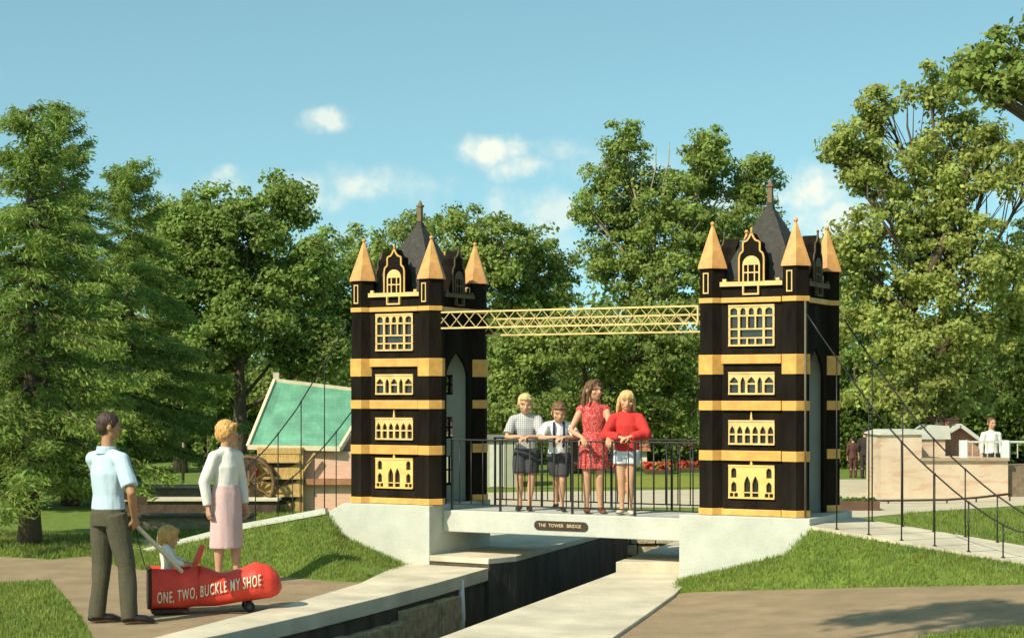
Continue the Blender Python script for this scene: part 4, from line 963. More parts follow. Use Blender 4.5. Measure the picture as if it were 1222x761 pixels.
def shell(parts, name, mt, parent=None, fold=0.0, fscale=(14, 14, 5), col=None):
    """parts: list of (MB, voxel, smooth); one object; fold = cloth creases in metres"""
    V, Fc = [], []; o = 0
    for mb, vx, sm in parts:
        v, f = remesh(mb, vx, sm); V.append(v); Fc += [tuple(i + o for i in q) for q in f]; o += len(v)
    V = np.concatenate(V)
    if fold:
        c = V.mean(0); n_ = np.array([mnoise.noise(Vector((p[0] * fscale[0], p[1] * fscale[1], p[2] * fscale[2]))) for p in V]); d = V - np.array([c[0], c[1], 0]); d[:, 2] = 0; d /= np.linalg.norm(d, axis=1)[:, None] + 1e-6
        V = V + d * (n_ * fold)[:, None]
    me = bpy.data.meshes.new(name); me.from_pydata(V.tolist(), [], Fc); me.polygons.foreach_set('use_smooth', [True] * len(me.polygons)); me.materials.append(mt)
    if col is not None:
        a = me.color_attributes.new('Col', 'FLOAT_COLOR', 'POINT'); cc = col(V); a.data.foreach_set('color', np.concatenate([cc, np.ones((len(cc), 1))], 1).astype('f').ravel())
    me.update(); ob = bpy.data.objects.new(name, me); C.objects.link(ob)
    if parent: ob.parent = parent
    return ob
v3 = lambda *a: Vector(a)
def joints(H, hh, w=1.0):
    J = dict(pelvis=v3(0, 0, .525 * H), waist=v3(0, 0, .61 * H), chest=v3(0, .005, .715 * H), sh=v3(0, .01, .795 * H), neck=v3(0, .008, .835 * H), head=v3(0, -.012, H - hh * .5))
    for s, n in ((1, 'L'), (-1, 'R')):
        J['shoulder' + n] = v3(s * .103 * H * w, .01, .778 * H); J['elbow' + n] = v3(s * .135 * H * w, .02, .625 * H); J['wrist' + n] = v3(s * .135 * H * w, -.03, .475 * H)
        J['hip' + n] = v3(s * .05 * H, 0, .50 * H); J['knee' + n] = v3(s * .052 * H, -.012, .275 * H); J['ankle' + n] = v3(s * .052 * H, .02, .042 * H); J['toe' + n] = v3(s * .062 * H, -.105 * H, .012 * H)
        J['palm' + n] = v3(s * -1, 0, 0); J['hdir' + n] = v3(0, -.15, -1); J['curl' + n] = .5
    return J
def hand(m, wr, d, pn, H, side, curl, thumb_side=None):
    """palm with four unequal bent fingers and a thumb; d points to the knuckles, pn out of the palm"""
    d = Vector(d).normalized(); pn = Vector(pn); pn = (pn - d * pn.dot(d)).normalized(); a = d.cross(pn) * side; k = H / 1.75; a.normalize()
    # a points to the thumb side
    m.tube([wr - d * .02 * k, wr + d * .03 * k, wr + d * .085 * k], [(.024 * k, .018 * k), (.036 * k, .016 * k), (.041 * k, .013 * k)], 10, side=a, dome=True)
    for i, (off, ln) in enumerate(((.030, .078), (.010, .088), (-.011, .082), (-.031, .064))):
        b = wr + d * .085 * k + a * off * k; an = curl * .9; d1 = (d * math.cos(an) + pn * math.sin(an)); d2 = d * math.cos(an * 2.1) + pn * math.sin(an * 2.1); d3 = d * math.cos(an * 2.9) + pn * math.sin(an * 2.9)
        p1 = b + d1 * ln * .45 * k; p2 = p1 + d2 * ln * .32 * k; p3 = p2 + d3 * ln * .23 * k; r = (.0092 if i < 3 else .008) * k
        m.tube([b - d * .02 * k, b, p1, p2, p3], [r, r, r * .95, r * .88, r * .78], 8, dome=True)
    b = wr + d * .03 * k + a * .032 * k; t1 = (a * .75 + d * .6 + pn * .35).normalized(); t2 = (a * .25 + d * .85 + pn * .5).normalized()
    m.tube([b - a * .012 * k, b + t1 * .035 * k, b + t1 * .035 * k + t2 * .032 * k, b + t1 * .035 * k + t2 * .056 * k], [.0125 * k, .011 * k, .0095 * k, .008 * k], 8, dome=True)
def head_rot(yaw, pitch, roll=0): return (Matrix.Rotation(R_(yaw), 3, 'Z') @ Matrix.Rotation(R_(pitch), 3, 'X') @ Matrix.Rotation(R_(roll), 3, 'Y'))
def make_body(label, loc, yaw, H, J, hh, skin, hrot, cat='person', group=None, fem=0.0, legs=True, lips=(.42, .16, .12), iris=(.05, .035, .03), brow=(.25, .15, .08), foot=True):
    m = MB()
    hw = .083 + .006 * fem
    m.tube([J['pelvis'] - v3(0, 0, .026 * H), J['pelvis'], J['waist'], J['chest'], J['sh'] - v3(0, 0, .01 * H), J['sh'] + v3(0, 0, .022 * H)],
           [(.06 * H, .030 * H), (hw * H, .058 * H), ((.073 - .008 * fem) * H, .052 * H), (.084 * H, .060 * H), (.072 * H, .046 * H), (.034 * H, .034 * H)], 20, side=(1, 0, 0), dome=True)
    m.tube([J['sh'], J['neck'], J['head'] + hrot @ v3(0, .02 * hh, -.25 * hh)], [.040 * H, .215 * hh + .004, .20 * hh + .004], 12, dome=True)
    for s in 'LR':
        sh, el, wr = J['shoulder' + s], J['elbow' + s], J['wrist' + s]
        m.tube([sh, sh.lerp(el, .45), el, el.lerp(wr, .3), wr], [.030 * H, .026 * H, .0215 * H, .0225 * H, .0155 * H], 12, dome=True)
        m.tube([J['sh'], sh], [.034 * H, .030 * H], 10, dome=True)
        if legs:
            hp, kn, an = J['hip' + s], J['knee' + s], J['ankle' + s]
            back = (J['toe' + s] - an); back.z = 0; back = back.normalized() * -1
            m.tube([hp, hp.lerp(kn, .5), kn, kn.lerp(an, .32) + back * .010 * H, kn.lerp(an, .75) + back * .004 * H, an], [.051 * H, .043 * H, .031 * H, .0325 * H, .021 * H, .0195 * H], 14, dome=True)
            if foot:
                to = J['toe' + s]; hl = an + back * .022 * H - v3(0, 0, .022 * H)
                m.tube([hl, an - v3(0, 0, .018 * H), an.lerp(to, .55) - v3(0, 0, .004 * H), to + v3(0, 0, .004 * H)], [(.018 * H, .016 * H), (.021 * H, .02 * H), (.025 * H, .015 * H), (.018 * H, .008 * H)], 12, side=(1, 0, 0), dome=True)
    hd = MB(); c = J['head']; T = lambda x, y, z: c + hrot @ v3(x * hh, y * hh, z * hh)
    hd.ball(T(0, .035, .10), (.345 * hh, .42 * hh, .385 * hh), hrot, 20, 14)
    hd.ball(T(0, -.09, -.16), (.275 * hh, .29 * hh, .33 * hh), hrot, 18, 12)
    hd.ball(T(0, -.18, -.36), (.15 * hh, .15 * hh, .12 * hh), hrot, 12, 8)                 # chin
    hd.tube([T(0, -.37, .03), T(0, -.42, -.06), T(0, -.44, -.12)], [.028 * hh, .042 * hh, .055 * hh], 8, dome=True)
    for s in (-1, 1):
        hd.ball(T(s * .36, .06, -.03), (.045 * hh, .09 * hh, .13 * hh), hrot, 10, 8); hd.ball(T(s * .20, -.24, -.12), (.10 * hh, .10 * hh, .10 * hh), hrot, 10, 8)
        hd.tube([T(s * .22, -.33, .095), T(s * .06, -.375, .085)], [.03 * hh, .03 * hh], 6, dome=True)
    hd.tube([T(.085, -.345, -.245), T(0, -.375, -.24), T(-.085, -.345, -.245)], [.022 * hh, .034 * hh, .022 * hh], 8, dome=True)
    hn = MB()
    for s, sg in (('L', 1), ('R', -1)): hand(hn, J['wrist' + s], J['hdir' + s], J['palm' + s], H, sg, J['curl' + s])
    Ri = np.array(hrot.transposed()); cc = np.array(c)
    def col(V):
        q = (V - cc) @ Ri.T / hh; out = np.ones((len(V), 3)); front = (q[:, 1] < -.2)
        def blend(mask, rgb):
            out[:] = out * (1 - mask[:, None]) + np.array(rgb)[None] * mask[:, None]
        def spot(x, z, rx, rz, soft=.5): d = ((q[:, 0] - x) / rx) ** 2 + ((q[:, 2] - z) / rz) ** 2; return np.clip((1 - d) / soft, 0, 1) * front
        sk = np.array(skin)
        for s in (-1, 1):
            blend(spot(s * .20, -.13, .13, .10, 1) * .35, (1.12, .78, .72)); blend(spot(s * .155, .012, .072, .036), np.array((.62, .60, .56)) / sk * .8); blend(spot(s * .155, .012, .034, .036), np.array(iris) / sk); blend(spot(s * .155, .046, .085, .014), (.22, .18, .16)); blend(spot(s * .16, .115, .105, .024), np.array(brow) / sk * .7)
        blend(spot(0, -.245, .105, .035), np.array(lips) / sk); blend(spot(0, -.243, .10, .007), (.3, .2, .2)); blend(spot(0, -.155, .07, .012), (.55, .45, .42))
        return out
    b = shell([(m, .011 if H > .9 else .008, 4), (hd, .0052 * hh / .2, 2), (hn, .0042 * max(.62, H / 1.75), 1)], 'person', mat('skin_%d_%d' % (int(skin[0] * 100), int(skin[1] * 100)), skin, .07, 12, .55, attr='Col', spec=.35), None, col=col)
    b.location = loc; b.rotation_euler[2] = R_(yaw); tag(b, label, cat, group)
    return b
def shoe(J, s, H, mt, parent, low=True, k=1.0):
    m = MB(); an, to = J['ankle' + s], J['toe' + s]; f = (to - an); f.z = 0; f.normalize(); zf = min(to.z, an.z - .03 * H)
    hl = v3(an.x, an.y, 0) - f * .026 * H
    h = an - v3(0, 0, .012 * H)
    m.tube([hl + v3(0, 0, zf + .012 * H), hl + f * .035 * H + v3(0, 0, zf + .016 * H), hl + f * .10 * H + v3(0, 0, zf + .014 * H), to + f * .012 * H + v3(0, 0, .002 * H)], [(.021 * H * k, .017 * H), (.024 * H * k, .021 * H), (.028 * H * k, .017 * H), (.020 * H * k, .010 * H)], 14, side=f.cross(v3(0, 0, 1)), dome=True)
    m.tube([h - v3(0, 0, .012 * H), h + v3(0, 0, .010 * H)], [.024 * H, .023 * H], 12)
    return shell([(m, .006, 2)], 'shoe', mt, parent)
def trousers(J, H, parent, mt, name='trousers', frac=1.0, ease=1.0, top='waist', fold=.010, flare=1.0):
    m = MB(); wz = J['pelvis'].lerp(J['waist'], .75)
    m.tube([J['pelvis'] - v3(0, 0, .062 * H), J['pelvis'], wz], [(.086 * H, .068 * H), (.092 * H * ease, .070 * H * ease), (.081 * H, .060 * H)], 20, side=(1, 0, 0))
    for s in 'LR':
        hp, kn, an = J['hip' + s], J['knee' + s], J['ankle' + s]
        if frac >= 1: pts = [hp + v3(0, 0, .02 * H), hp.lerp(kn, .5), kn, kn.lerp(an, .5), an - v3(0, 0, .016 * H)]; rr_ = [.057 * H, .052 * H, .0435 * H, .041 * H, .037 * H]; m.ball(kn, .0435 * H)
        else: pts = [hp + v3(0, 0, .02 * H), hp.lerp(kn, frac * .5), hp.lerp(kn, frac)]; rr_ = [.057 * H, .055 * H * flare, .054 * H * flare]
        m.tube(pts, [r * ease for r in rr_], 14)
    return shell([(m, .009, 3)], name, mt, parent, fold)
def top(J, H, parent, mt, name='shirt', sleeve=1.0, hem=None, ease=1.0, fold=.011, col=None, neck=True, fem=0.0, sl_r=1.0):
    m = MB(); hz = hem if hem is not None else J['pelvis'] + v3(0, 0, .0)
    m.tube([hz, J['waist'], J['chest'], J['sh'] - v3(0, 0, .008 * H), J['sh'] + v3(0, 0, .026 * H)], [(.091 * H * ease, .068 * H * ease), ((.083 - .004 * fem) * H * ease, .062 * H * ease), (.093 * H * ease, .070 * H * ease), (.080 * H, .055 * H), (.040 * H, .040 * H)], 22, side=(1, 0, 0))
    if neck: m.tube([J['sh'], J['neck'] + v3(0, 0, .004 * H)], [.048 * H, .037 * H], 14)
    for s in 'LR':
        sh, el, wr = J['shoulder' + s], J['elbow' + s], J['wrist' + s]
        m.tube([J['sh'] + v3(0, 0, .006 * H), sh], [.040 * H, .037 * H], 12, dome=True)
        if sleeve == 0: continue
        if sleeve <= 1: m.tube([sh, sh.lerp(el, sleeve * .5), sh.lerp(el, sleeve)], [.037 * H, .039 * H * sl_r, .039 * H * sl_r], 12, dome=False); m.ball(sh, .038 * H)
        else: m.tube([sh, sh.lerp(el, .5), el, el.lerp(wr, .5), el.lerp(wr, sleeve - 1)], [.037 * H, .036 * H * sl_r, .034 * H * sl_r, .030 * H * sl_r, .024 * H * sl_r], 12, dome=False); m.ball(sh, .038 * H); m.ball(el, .034 * H * sl_r)
    return shell([(m, .008, 3)], name, mt, parent, fold, col=col)
def hairmat(name, c, island=0): return mat(name, c, .35, 40, .5, .5, 90, stretch=(1, 1, .25), spec=.4)
def hair(J, hh, hrot, parent, mt, style, fold=.005):
    m = MB(); c = J['head']; T = lambda x, y, z: c + hrot @ v3(x * hh, y * hh, z * hh)
    if style in ('short', 'crop', 'fringe'):
        m.ball(T(0, .075, .16), (.375 * hh, .42 * hh, .385 * hh), hrot, 20, 14); m.ball(T(0, .22, -.02), (.31 * hh, .26 * hh, .32 * hh), hrot, 16, 10)
        for s in (-1, 1): m.ball(T(s * .30, .02, .08), (.09 * hh, .17 * hh, .17 * hh), hrot, 12, 8)
        if style == 'fringe':
            m.tube([T(-.26, -.25, .30), T(0, -.36, .32), T(.27, -.24, .27)], [.07 * hh, .09 * hh, .07 * hh], 10, dome=True); m.tube([T(-.22, -.08, .42), T(.05, -.22, .42), T(.2, -.12, .40)], [.09 * hh, .10 * hh, .08 * hh], 8, dome=True)
    if style == 'bob':       # short full waved hair of the woman
        m.ball(T(0, .06, .14), (.42 * hh, .46 * hh, .42 * hh), hrot, 20, 14); m.ball(T(0, .20, -.08), (.38 * hh, .32 * hh, .36 * hh), hrot, 16, 10)
        for s in (-1, 1): m.ball(T(s * .34, -.02, .02), (.11 * hh, .20 * hh, .25 * hh), hrot, 12, 8)
        m.tube([T(-.28, -.26, .27), T(0, -.36, .34), T(.28, -.26, .27)], [.08 * hh, .10 * hh, .08 * hh], 10, dome=True)
    if style == 'long':      # long wavy dark hair over the shoulders
        m.ball(T(0, .06, .14), (.40 * hh, .44 * hh, .40 * hh), hrot, 20, 14)
        rr = random.Random(3)
        for k in range(13):
            a = -1.15 + 2.3 * k / 12; x, y = .40 * math.sin(a), .12 + .30 * math.cos(a); L_ = rr.uniform(1.15, 1.4)
            m.tube([T(x * .9, y * .9, .15), T(x * 1.12, y * 1.1, -.25), T(x * 1.2 + rr.uniform(-.06, .06), y * 1.15, -.55), T(x * 1.1 + rr.uniform(-.06, .06), y * 1.0, -.65 - .28 * L_ / 1.3)], [.10 * hh, .12 * hh, .11 * hh, .05 * hh], 8, dome=True)
        for s in (-1, 1): m.tube([T(s * .05, -.22, .49), T(s * .30, -.20, .26), T(s * .39, -.06, -.1), T(s * .46, -.03, -.6)], [.08 * hh, .09 * hh, .09 * hh, .06 * hh], 8, dome=True)
    if style == 'straight':  # blond, straight to the shoulders with a fringe
        m.ball(T(0, .06, .13), (.39 * hh, .43 * hh, .40 * hh), hrot, 20, 14)
        for k in range(13):
            a = -1.45 + 2.9 * k / 12; x, y = .38 * math.sin(a), .07 + .32 * math.cos(a)
            m.tube([T(x * .95, y * .95, .1), T(x * 1.05, y, -.3), T(x * 1.08, y * .95, -.62)], [.09 * hh, .10 * hh, .055 * hh], 8, dome=True)
        for k in range(7):
            x = -.24 + .08 * k; m.tube([T(x * .6, -.18, .47), T(x, -.37 + abs(x) * .35, .31), T(x * 1.05, -.405 + abs(x) * .4, .15)], [.06 * hh, .06 * hh, .035 * hh], 8, dome=True)
    return shell([(m, .0075, 1)], 'hair', mt, parent, fold, (70, 70, 22))

def plaid(name, c1, c2, freq=42):
    if name in MATS: return MATS[name]
    m = bpy.data.materials.new(name); m.use_nodes = True; t = m.node_tree; n = t.nodes; l = t.links; b = n['Principled BSDF']; b.inputs['Roughness'].default_value = .85
    co = n.new('ShaderNodeTexCoord'); sp = n.new('ShaderNodeSeparateXYZ'); l.new(co.outputs['Object'], sp.inputs[0]); f = []
    for i in (0, 2):
        a = n.new('ShaderNodeMath'); a.operation = 'MULTIPLY'; a.inputs[1].default_value = freq * 2 * math.pi / 2; l.new(sp.outputs[i], a.inputs[0])
        s = n.new('ShaderNodeMath'); s.operation = 'SINE'; l.new(a.outputs[0], s.inputs[0]); g_ = n.new('ShaderNodeMath'); g_.operation = 'GREATER_THAN'; g_.inputs[1].default_value = .15; l.new(s.outputs[0], g_.inputs[0]); f.append(g_)
    ad = n.new('ShaderNodeMath'); ad.operation = 'ADD'; l.new(f[0].outputs[0], ad.inputs[0]); l.new(f[1].outputs[0], ad.inputs[1]); mu = n.new('ShaderNodeMath'); mu.operation = 'MULTIPLY'; mu.inputs[1].default_value = .5; l.new(ad.outputs[0], mu.inputs[0])
    mx = n.new('ShaderNodeMix'); mx.data_type = 'RGBA'; l.new(mu.outputs[0], mx.inputs[0]); mx.inputs[6].default_value = (*c1, 1); mx.inputs[7].default_value = (*c2, 1); l.new(mx.outputs[2], b.inputs['Base Color']); MATS[name] = m; return m
def dotted(name, c1, c2, scale=60):
    if name in MATS: return MATS[name]
    m = mat(name, c1, .1, 8, .85); t = m.node_tree; n = t.nodes; l = t.links; co = n.new('ShaderNodeTexCoord'); v = n.new('ShaderNodeTexVoronoi'); v.inputs['Scale'].default_value = scale; l.new(co.outputs['Object'], v.inputs[0])
    lt_ = n.new('ShaderNodeMath'); lt_.operation = 'LESS_THAN'; lt_.inputs[1].default_value = .30; l.new(v.outputs[0], lt_.inputs[0]); b = n['Principled BSDF']; old = b.inputs['Base Color'].links[0].from_socket
    mx = n.new('ShaderNodeMix'); mx.data_type = 'RGBA'; l.new(lt_.outputs[0], mx.inputs[0]); l.new(old, mx.inputs[6]); mx.inputs[7].default_value = (*c2, 1); l.new(mx.outputs[2], b.inputs['Base Color']); return m
cloth = lambda n, c, **k: mat(n, c, .09, 9, .9, .22, 30, stretch=(1, 1, .5), **k)
SK_M, SK_K, SK_W = (.40, .20, .10), (.56, .31, .18), (.50, .27, .16)
DECK = ZB - .065
def kid_loc(px, b):
    # point on the deck at column px, distance b across
    k = (px - CX) / F; a = (k * (OY + V2.y * b) - OX - V2.x * b) / (U2.x - k * U2.y); p = B(a, b); return Vector((p.x, p.y, DECK))
RAILZ = .815
def rail_targets(loc, yaw, xs, dz_=0.0):
    """points on the front railing (b = .14) in the child's own frame for given local x"""
    out = []; M = Matrix.Rotation(-R_(yaw), 3, 'Z'); n = V2; q0 = B(0, .14)
    for x in xs:
        d = M.inverted() @ v3(1, 0, 0); f = M.inverted() @ v3(0, -1, 0); p = loc + d * x
        dist = -((Vector((p.x, p.y)) - Vector((q0.x, q0.y))).dot(n)) / (Vector((f.x, f.y)).dot(n)); out.append(v3(x, -dist, RAILZ + dz_))
    return out
def bend(sh, wr, l1, l2, pole):
    """elbow position for a two-bone arm"""
    d = wr - sh; L_ = min(d.length, (l1 + l2) * .995); dn = d.normalized(); a = (l1 * l1 - l2 * l2 + L_ * L_) / (2 * L_); h = math.sqrt(max(0, l1 * l1 - a * a)); p = Vector(pole); p = (p - dn * p.dot(dn)).normalized(); return sh + dn * a + p * h
def lean(J, ang, piv=.52):
    """tip the upper body forward about the hips"""
    z0 = J['pelvis'].z; M = Matrix.Rotation(R_(ang), 3, 'X')
    for k in ('waist', 'chest', 'sh', 'neck', 'head', 'shoulderL', 'shoulderR', 'elbowL', 'elbowR', 'wristL', 'wristR'): J[k] = M @ (J[k] - v3(0, 0, z0)) + v3(0, 0, z0)
def arms_on_rail(J, H, loc, yaw, xL, xR, zL=.02, zR=.02, poleL=(1, .6, -.3), poleR=(-1, .6, -.3)):
    for s, x, z, pole in (('L', xL, zL, poleL), ('R', xR, zR, poleR)):
        t = rail_targets(loc, yaw, [x], z)[0]; t.y += .015; J['wrist' + s] = t; J['elbow' + s] = bend(J['shoulder' + s], t, .178 * H, .155 * H, pole)
KG = 'children leaning on the footbridge railing'
# boy in plaid
H = 1.33; hh = .228; loc = kid_loc(627.5, .42); yaw = -4; J = joints(H, hh, 1.02); lean(J, 9); hr = head_rot(8, 10); J['kneeL'] += v3(0, -.01, 0); J['ankleL'] += v3(-.03, -.03, 0); J['toeL'] += v3(-.03, -.03, 0); J['kneeR'] += v3(0, -.03, 0)
arms_on_rail(J, H, loc, yaw, .035, -.045, .025, .03); J['hdirL'] = v3(-.9, -.35, -.25); J['hdirR'] = v3(.9, -.35, -.25); J['palmL'] = v3(0, .3, -1); J['palmR'] = v3(0, .3, -1); J['curlL'] = J['curlR'] = .55
p = make_body('blond boy in a grey plaid shirt leaning his folded hands on the railing', loc, yaw, H, J, hh, SK_K, hr, group=KG)
hair(J, hh, hr, p, hairmat('straw_hair', (.62, .45, .20)), 'fringe')
top(J, H, p, plaid('grey_plaid', (.24, .25, .27), (.58, .55, .50), 84), 'shirt', .80, J['pelvis'] + v3(0, 0, -.015), 1.06, sl_r=1.12); SHORT = cloth('charcoal_cloth', (.055, .055, .058)); trousers(J, H, p, SHORT, 'shorts', .80, 1.06, flare=1.05)
SHB = mat('black_leather', (.02, .016, .014), .3, 12, .35)
for s in 'LR': shoe(J, s, H, SHB, p)
# boy with braces
H = 1.25; hh = .222; loc = kid_loc(666, .46); yaw = 2; J = joints(H, hh, 1.04); lean(J, 17); hr = head_rot(6, 16); J['kneeR'] += v3(.05, .12, .03); J['ankleR'] += v3(.06, .22, .03); J['toeR'] += v3(.05, .24, .02); J['kneeL'] += v3(-.02, -.03, 0); J['ankleL'] += v3(-.02, 0, 0); J['toeL'] += v3(-.02, 0, 0)
arms_on_rail(J, H, loc, yaw, .035, -.045, .025, .03, (1, .35, -.2), (-1, .35, -.2)); J['hdirL'] = v3(-.9, -.35, -.25); J['hdirR'] = v3(.9, -.35, -.25); J['palmL'] = v3(0, .3, -1); J['palmR'] = v3(0, .3, -1); J['curlL'] = J['curlR'] = .55
p = make_body('brown haired boy in a white shirt with navy braces leaning on the railing', loc, yaw, H, J, hh, SK_K, hr, group=KG)
hair(J, hh, hr, p, hairmat('auburn_hair', (.17, .085, .04)), 'fringe')
top(J, H, p, cloth('white_cotton', (.74, .74, .70)), 'shirt', .85, None, 1.05, sl_r=1.15); trousers(J, H, p, SHORT, 'shorts', .82, 1.05, flare=1.06)
NAVY = cloth('navy_webbing', (.025, .03, .09))
for sx in (-1, 1):
    m = MB(); w_ = .0; pts = []
    for q, y, x in ((J['pelvis'].lerp(J['waist'], .7), -.062, .042), (J['waist'], -.068, .043), (J['chest'], -.077, .046), (J['sh'] - v3(0, 0, .008 * H), -.063, .045), (J['sh'] + v3(0, 0, .022 * H), -.02, .042), (J['sh'] + v3(0, 0, .02 * H), .04, .038)): pts.append(q + v3(sx * x * H, y * H * 1.06, 0))
    m.tube(pts, [(.014, .005)] * 6, 8, side=(1, 0, 0)); m.build('suspender', NAVY, p)
for s in 'LR': shoe(J, s, H, SHB, p)
# girl in the patterned red dress
H = 1.475; hh = .232; loc = kid_loc(708.5, .40); yaw = 4; J = joints(H, hh, .92); hr = head_rot(34, -2); J['kneeL'] += v3(-.01, -.015, 0); J['ankleL'] += v3(0, .0, 0)
arms_on_rail(J, H, loc, yaw, .125, -.145, .03, .025, (.8, .9, 0), (-.8, .9, 0)); J['hdirL'] = v3(-.15, -.75, -.55); J['hdirR'] = v3(.15, -.75, -.55); J['palmL'] = v3(0, .5, -1); J['palmR'] = v3(0, .5, -1); J['curlL'] = J['curlR'] = .6
p = make_body('girl with long brown hair in a sleeveless red speckled dress holding the railing', loc, yaw, H, J, hh, SK_K, hr, group=KG, fem=.6)
hair(J, hh, hr, p, hairmat('chestnut_hair', (.13, .065, .03)), 'long', .009)
REDD = dotted('red_speckled_cloth', (.50, .045, .04), (.70, .42, .34), 70)
top(J, H, p, REDD, 'dress_top', 0, J['pelvis'] + v3(0, 0, .0), 1.02, fem=.6)
m = MB(); wz = J['waist']; 
def skirt(J, H, z_hem, r0, r1, name, mt, parent, fold, up=None):
    m = MB(); a = J['waist']; zs = np.linspace(a.z, z_hem, 8)
    m.tube([v3(0, a.y * (1 - i / 7), z) for i, z in enumerate(zs)], [((r0[0] + (r1[0] - r0[0]) * (i / 7) ** .45) * H, (r0[1] + (r1[1] - r0[1]) * (i / 7) ** .45) * H) for i in range(8)], 26, side=(1, 0, 0))
    return shell([(m, .009, 2)], name, mt, parent, fold, (16, 16, 1.5))
skirt(J, H, .335 * H, (.078, .060), (.118, .088), 'skirt', REDD, p, .016)
SAND = mat('brown_leather', (.16, .07, .035), .25, 12, .5)
for s in 'LR': shoe(J, s, H, SAND, p)
# girl in the red jumper
H = 1.36; hh = .225; loc = kid_loc(748, .38); yaw = -8; J = joints(H, hh, 1.0); hr = head_rot(10, 6, 4)
arms_on_rail(J, H, loc, yaw, .05, -.045, .04, .035, (1, .6, .1), (-1, .6, .1)); J['hdirL'] = v3(-.9, -.4, -.2); J['hdirR'] = v3(.9, -.4, -.25); J['palmL'] = v3(0, .3, -1); J['palmR'] = v3(0, .3, -1); J['curlL'] = J['curlR'] = .5
J['kneeL'] += v3(-.03, 0, 0); J['ankleL'] += v3(-.035, 0, 0); J['toeL'] += v3(-.02, 0, 0); J['kneeR'] += v3(.01, 0, 0); J['ankleR'] += v3(.015, 0, 0)
p = make_body('girl with straight blond hair in a red jumper and pale shorts at the railing', loc, yaw, H, J, hh, SK_K, hr, group=KG, fem=.4)
hair(J, hh, hr, p, hairmat('blond_hair', (.60, .40, .16)), 'straight', .004)
REDJ = cloth('red_wool', (.56, .035, .03)); top(J, H, p, REDJ, 'jumper', 1.88, J['pelvis'] + v3(0, 0, -.02), 1.16, .008, sl_r=1.35); trousers(J, H, p, cloth('pale_blue_cotton', (.62, .66, .70)), 'shorts', .42, 1.08, flare=1.08)
PALE = mat('pale_leather', (.62, .52, .40), .15, 12, .6)
for s in 'LR': shoe(J, s, H, PALE, p)
# father: seen from behind, walking the shoe cart
H = 1.79; hh = .235; loc = G(129, 743.5, 0.004); yaw = 140; J = joints(H, hh, 1.06); hr = head_rot(-26, 5)
J['ankleR'] = v3(-.185, -.08, .075); J['toeR'] = v3(-.29, -.225, .022); J['kneeR'] = v3(-.150, -.08, .49); J['ankleL'] = v3(.105, .04, .075); J['toeL'] = v3(.01, -.115, .022); J['kneeL'] = v3(.095, -.01, .49)
fa = dict(loc=loc, yaw=yaw)
def local_of(w, loc, yaw): return Matrix.Rotation(-R_(yaw), 3, 'Z') @ (Vector(w) - loc)
grip = P(163, 630, 15.0)
J['elbowL'] = v3(.15, -.13, 1.12); J['wristL'] = v3(.02, -.30, 1.04); J['hdirL'] = v3(-.8, -.3, -.1)
wr = local_of(P(160, 617, 14.95), loc, yaw); J['wristR'] = wr; J['elbowR'] = bend(J['shoulderR'], wr, .178 * H, .155 * H, (-1, .55, 0)); J['hdirR'] = (local_of(grip, loc, yaw) - wr); J['palmR'] = v3(.9, -.2, -.2); J['curlR'] = .8
p = make_body('man in a pale blue short sleeved shirt and dark trousers seen from behind', loc, yaw, H, J, hh, SK_M, hr, group=None)
father = p
hair(J, hh, hr, p, hairmat('dark_brown_hair', (.055, .030, .018)), 'short')
top(J, H, p, cloth('pale_blue_cotton_shirt', (.46, .57, .64)), 'shirt', .80, J['pelvis'] + v3(0, 0, .03), 1.02, .011, sl_r=1.03)
m = MB(); m.tube([J['sh'] + v3(0, .01, .008 * H), J['neck'] + v3(0, .008, .006 * H)], [.050 * H, .046 * H], 16); shell([(m, .006, 2)], 'collar', MATS['pale_blue_cotton_shirt'], p)
trousers(J, H, p, mat('olive_brown_wool', (.085, .075, .045), .22, 60, .9, .3, 200), 'trousers', 1.0, 1.02, fold=.010)
m = MB(); wz = J['pelvis'].lerp(J['waist'], .70); m.tube([wz - v3(0, 0, .012), wz + v3(0, 0, .016)], [(.0845 * H, .0635 * H)] * 2, 24, side=(1, 0, 0)); m.build('belt', SHB, p)
for s in 'LR': shoe(J, s, H, SHB, p)
# mother
H = 1.68; hh = .24; loc = dz(G(270, 697.5, .0), 0.004); yaw = 52; J = joints(H, hh, .94); hr = head_rot(38, 2)
J['wristR'] = v3(-.235, .02, .80); J['elbowR'] = v3(-.245, .06, 1.05); J['wristL'] = v3(.225, -.05, .80); J['elbowL'] = v3(.235, .03, 1.05); J['palmR'] = v3(1, -.2, 0); J['palmL'] = v3(-1, -.2, 0)
J['ankleL'] += v3(-.01, -.10, 0); J['toeL'] += v3(-.01, -.10, 0); J['kneeL'] += v3(0, -.05, 0)
p = make_body('woman with short reddish blond hair in a white cardigan and pink skirt', loc, yaw, H, J, hh, SK_W, hr, fem=1.0)
hair(J, hh, hr, p, hairmat('ginger_hair', (.60, .33, .10)), 'bob', .010)
WK = cloth('white_wool', (.70, .67, .60)); top(J, H, p, WK, 'cardigan', 1.92, J['pelvis'] + v3(0, 0, .035), 1.03, .008, fem=1, sl_r=1.06)
skirt(J, H, .225 * H, (.084, .064), (.112, .090), 'skirt', cloth('dusty_pink_wool', (.58, .40, .38)), p, .008)
m = MB()
for k in range(6): q = J['waist'].lerp(J['sh'], k / 5.3 - .15); m.ball(q + v3(.0, -(.064 + .006 * (k in (2, 3, 4))) * H * 1.06, 0), .008, n=8, k=5)
CR = mat('cream_leather', (.60, .52, .42), .15, 12, .55)
for s in 'LR': shoe(J, s, H, CR, p)

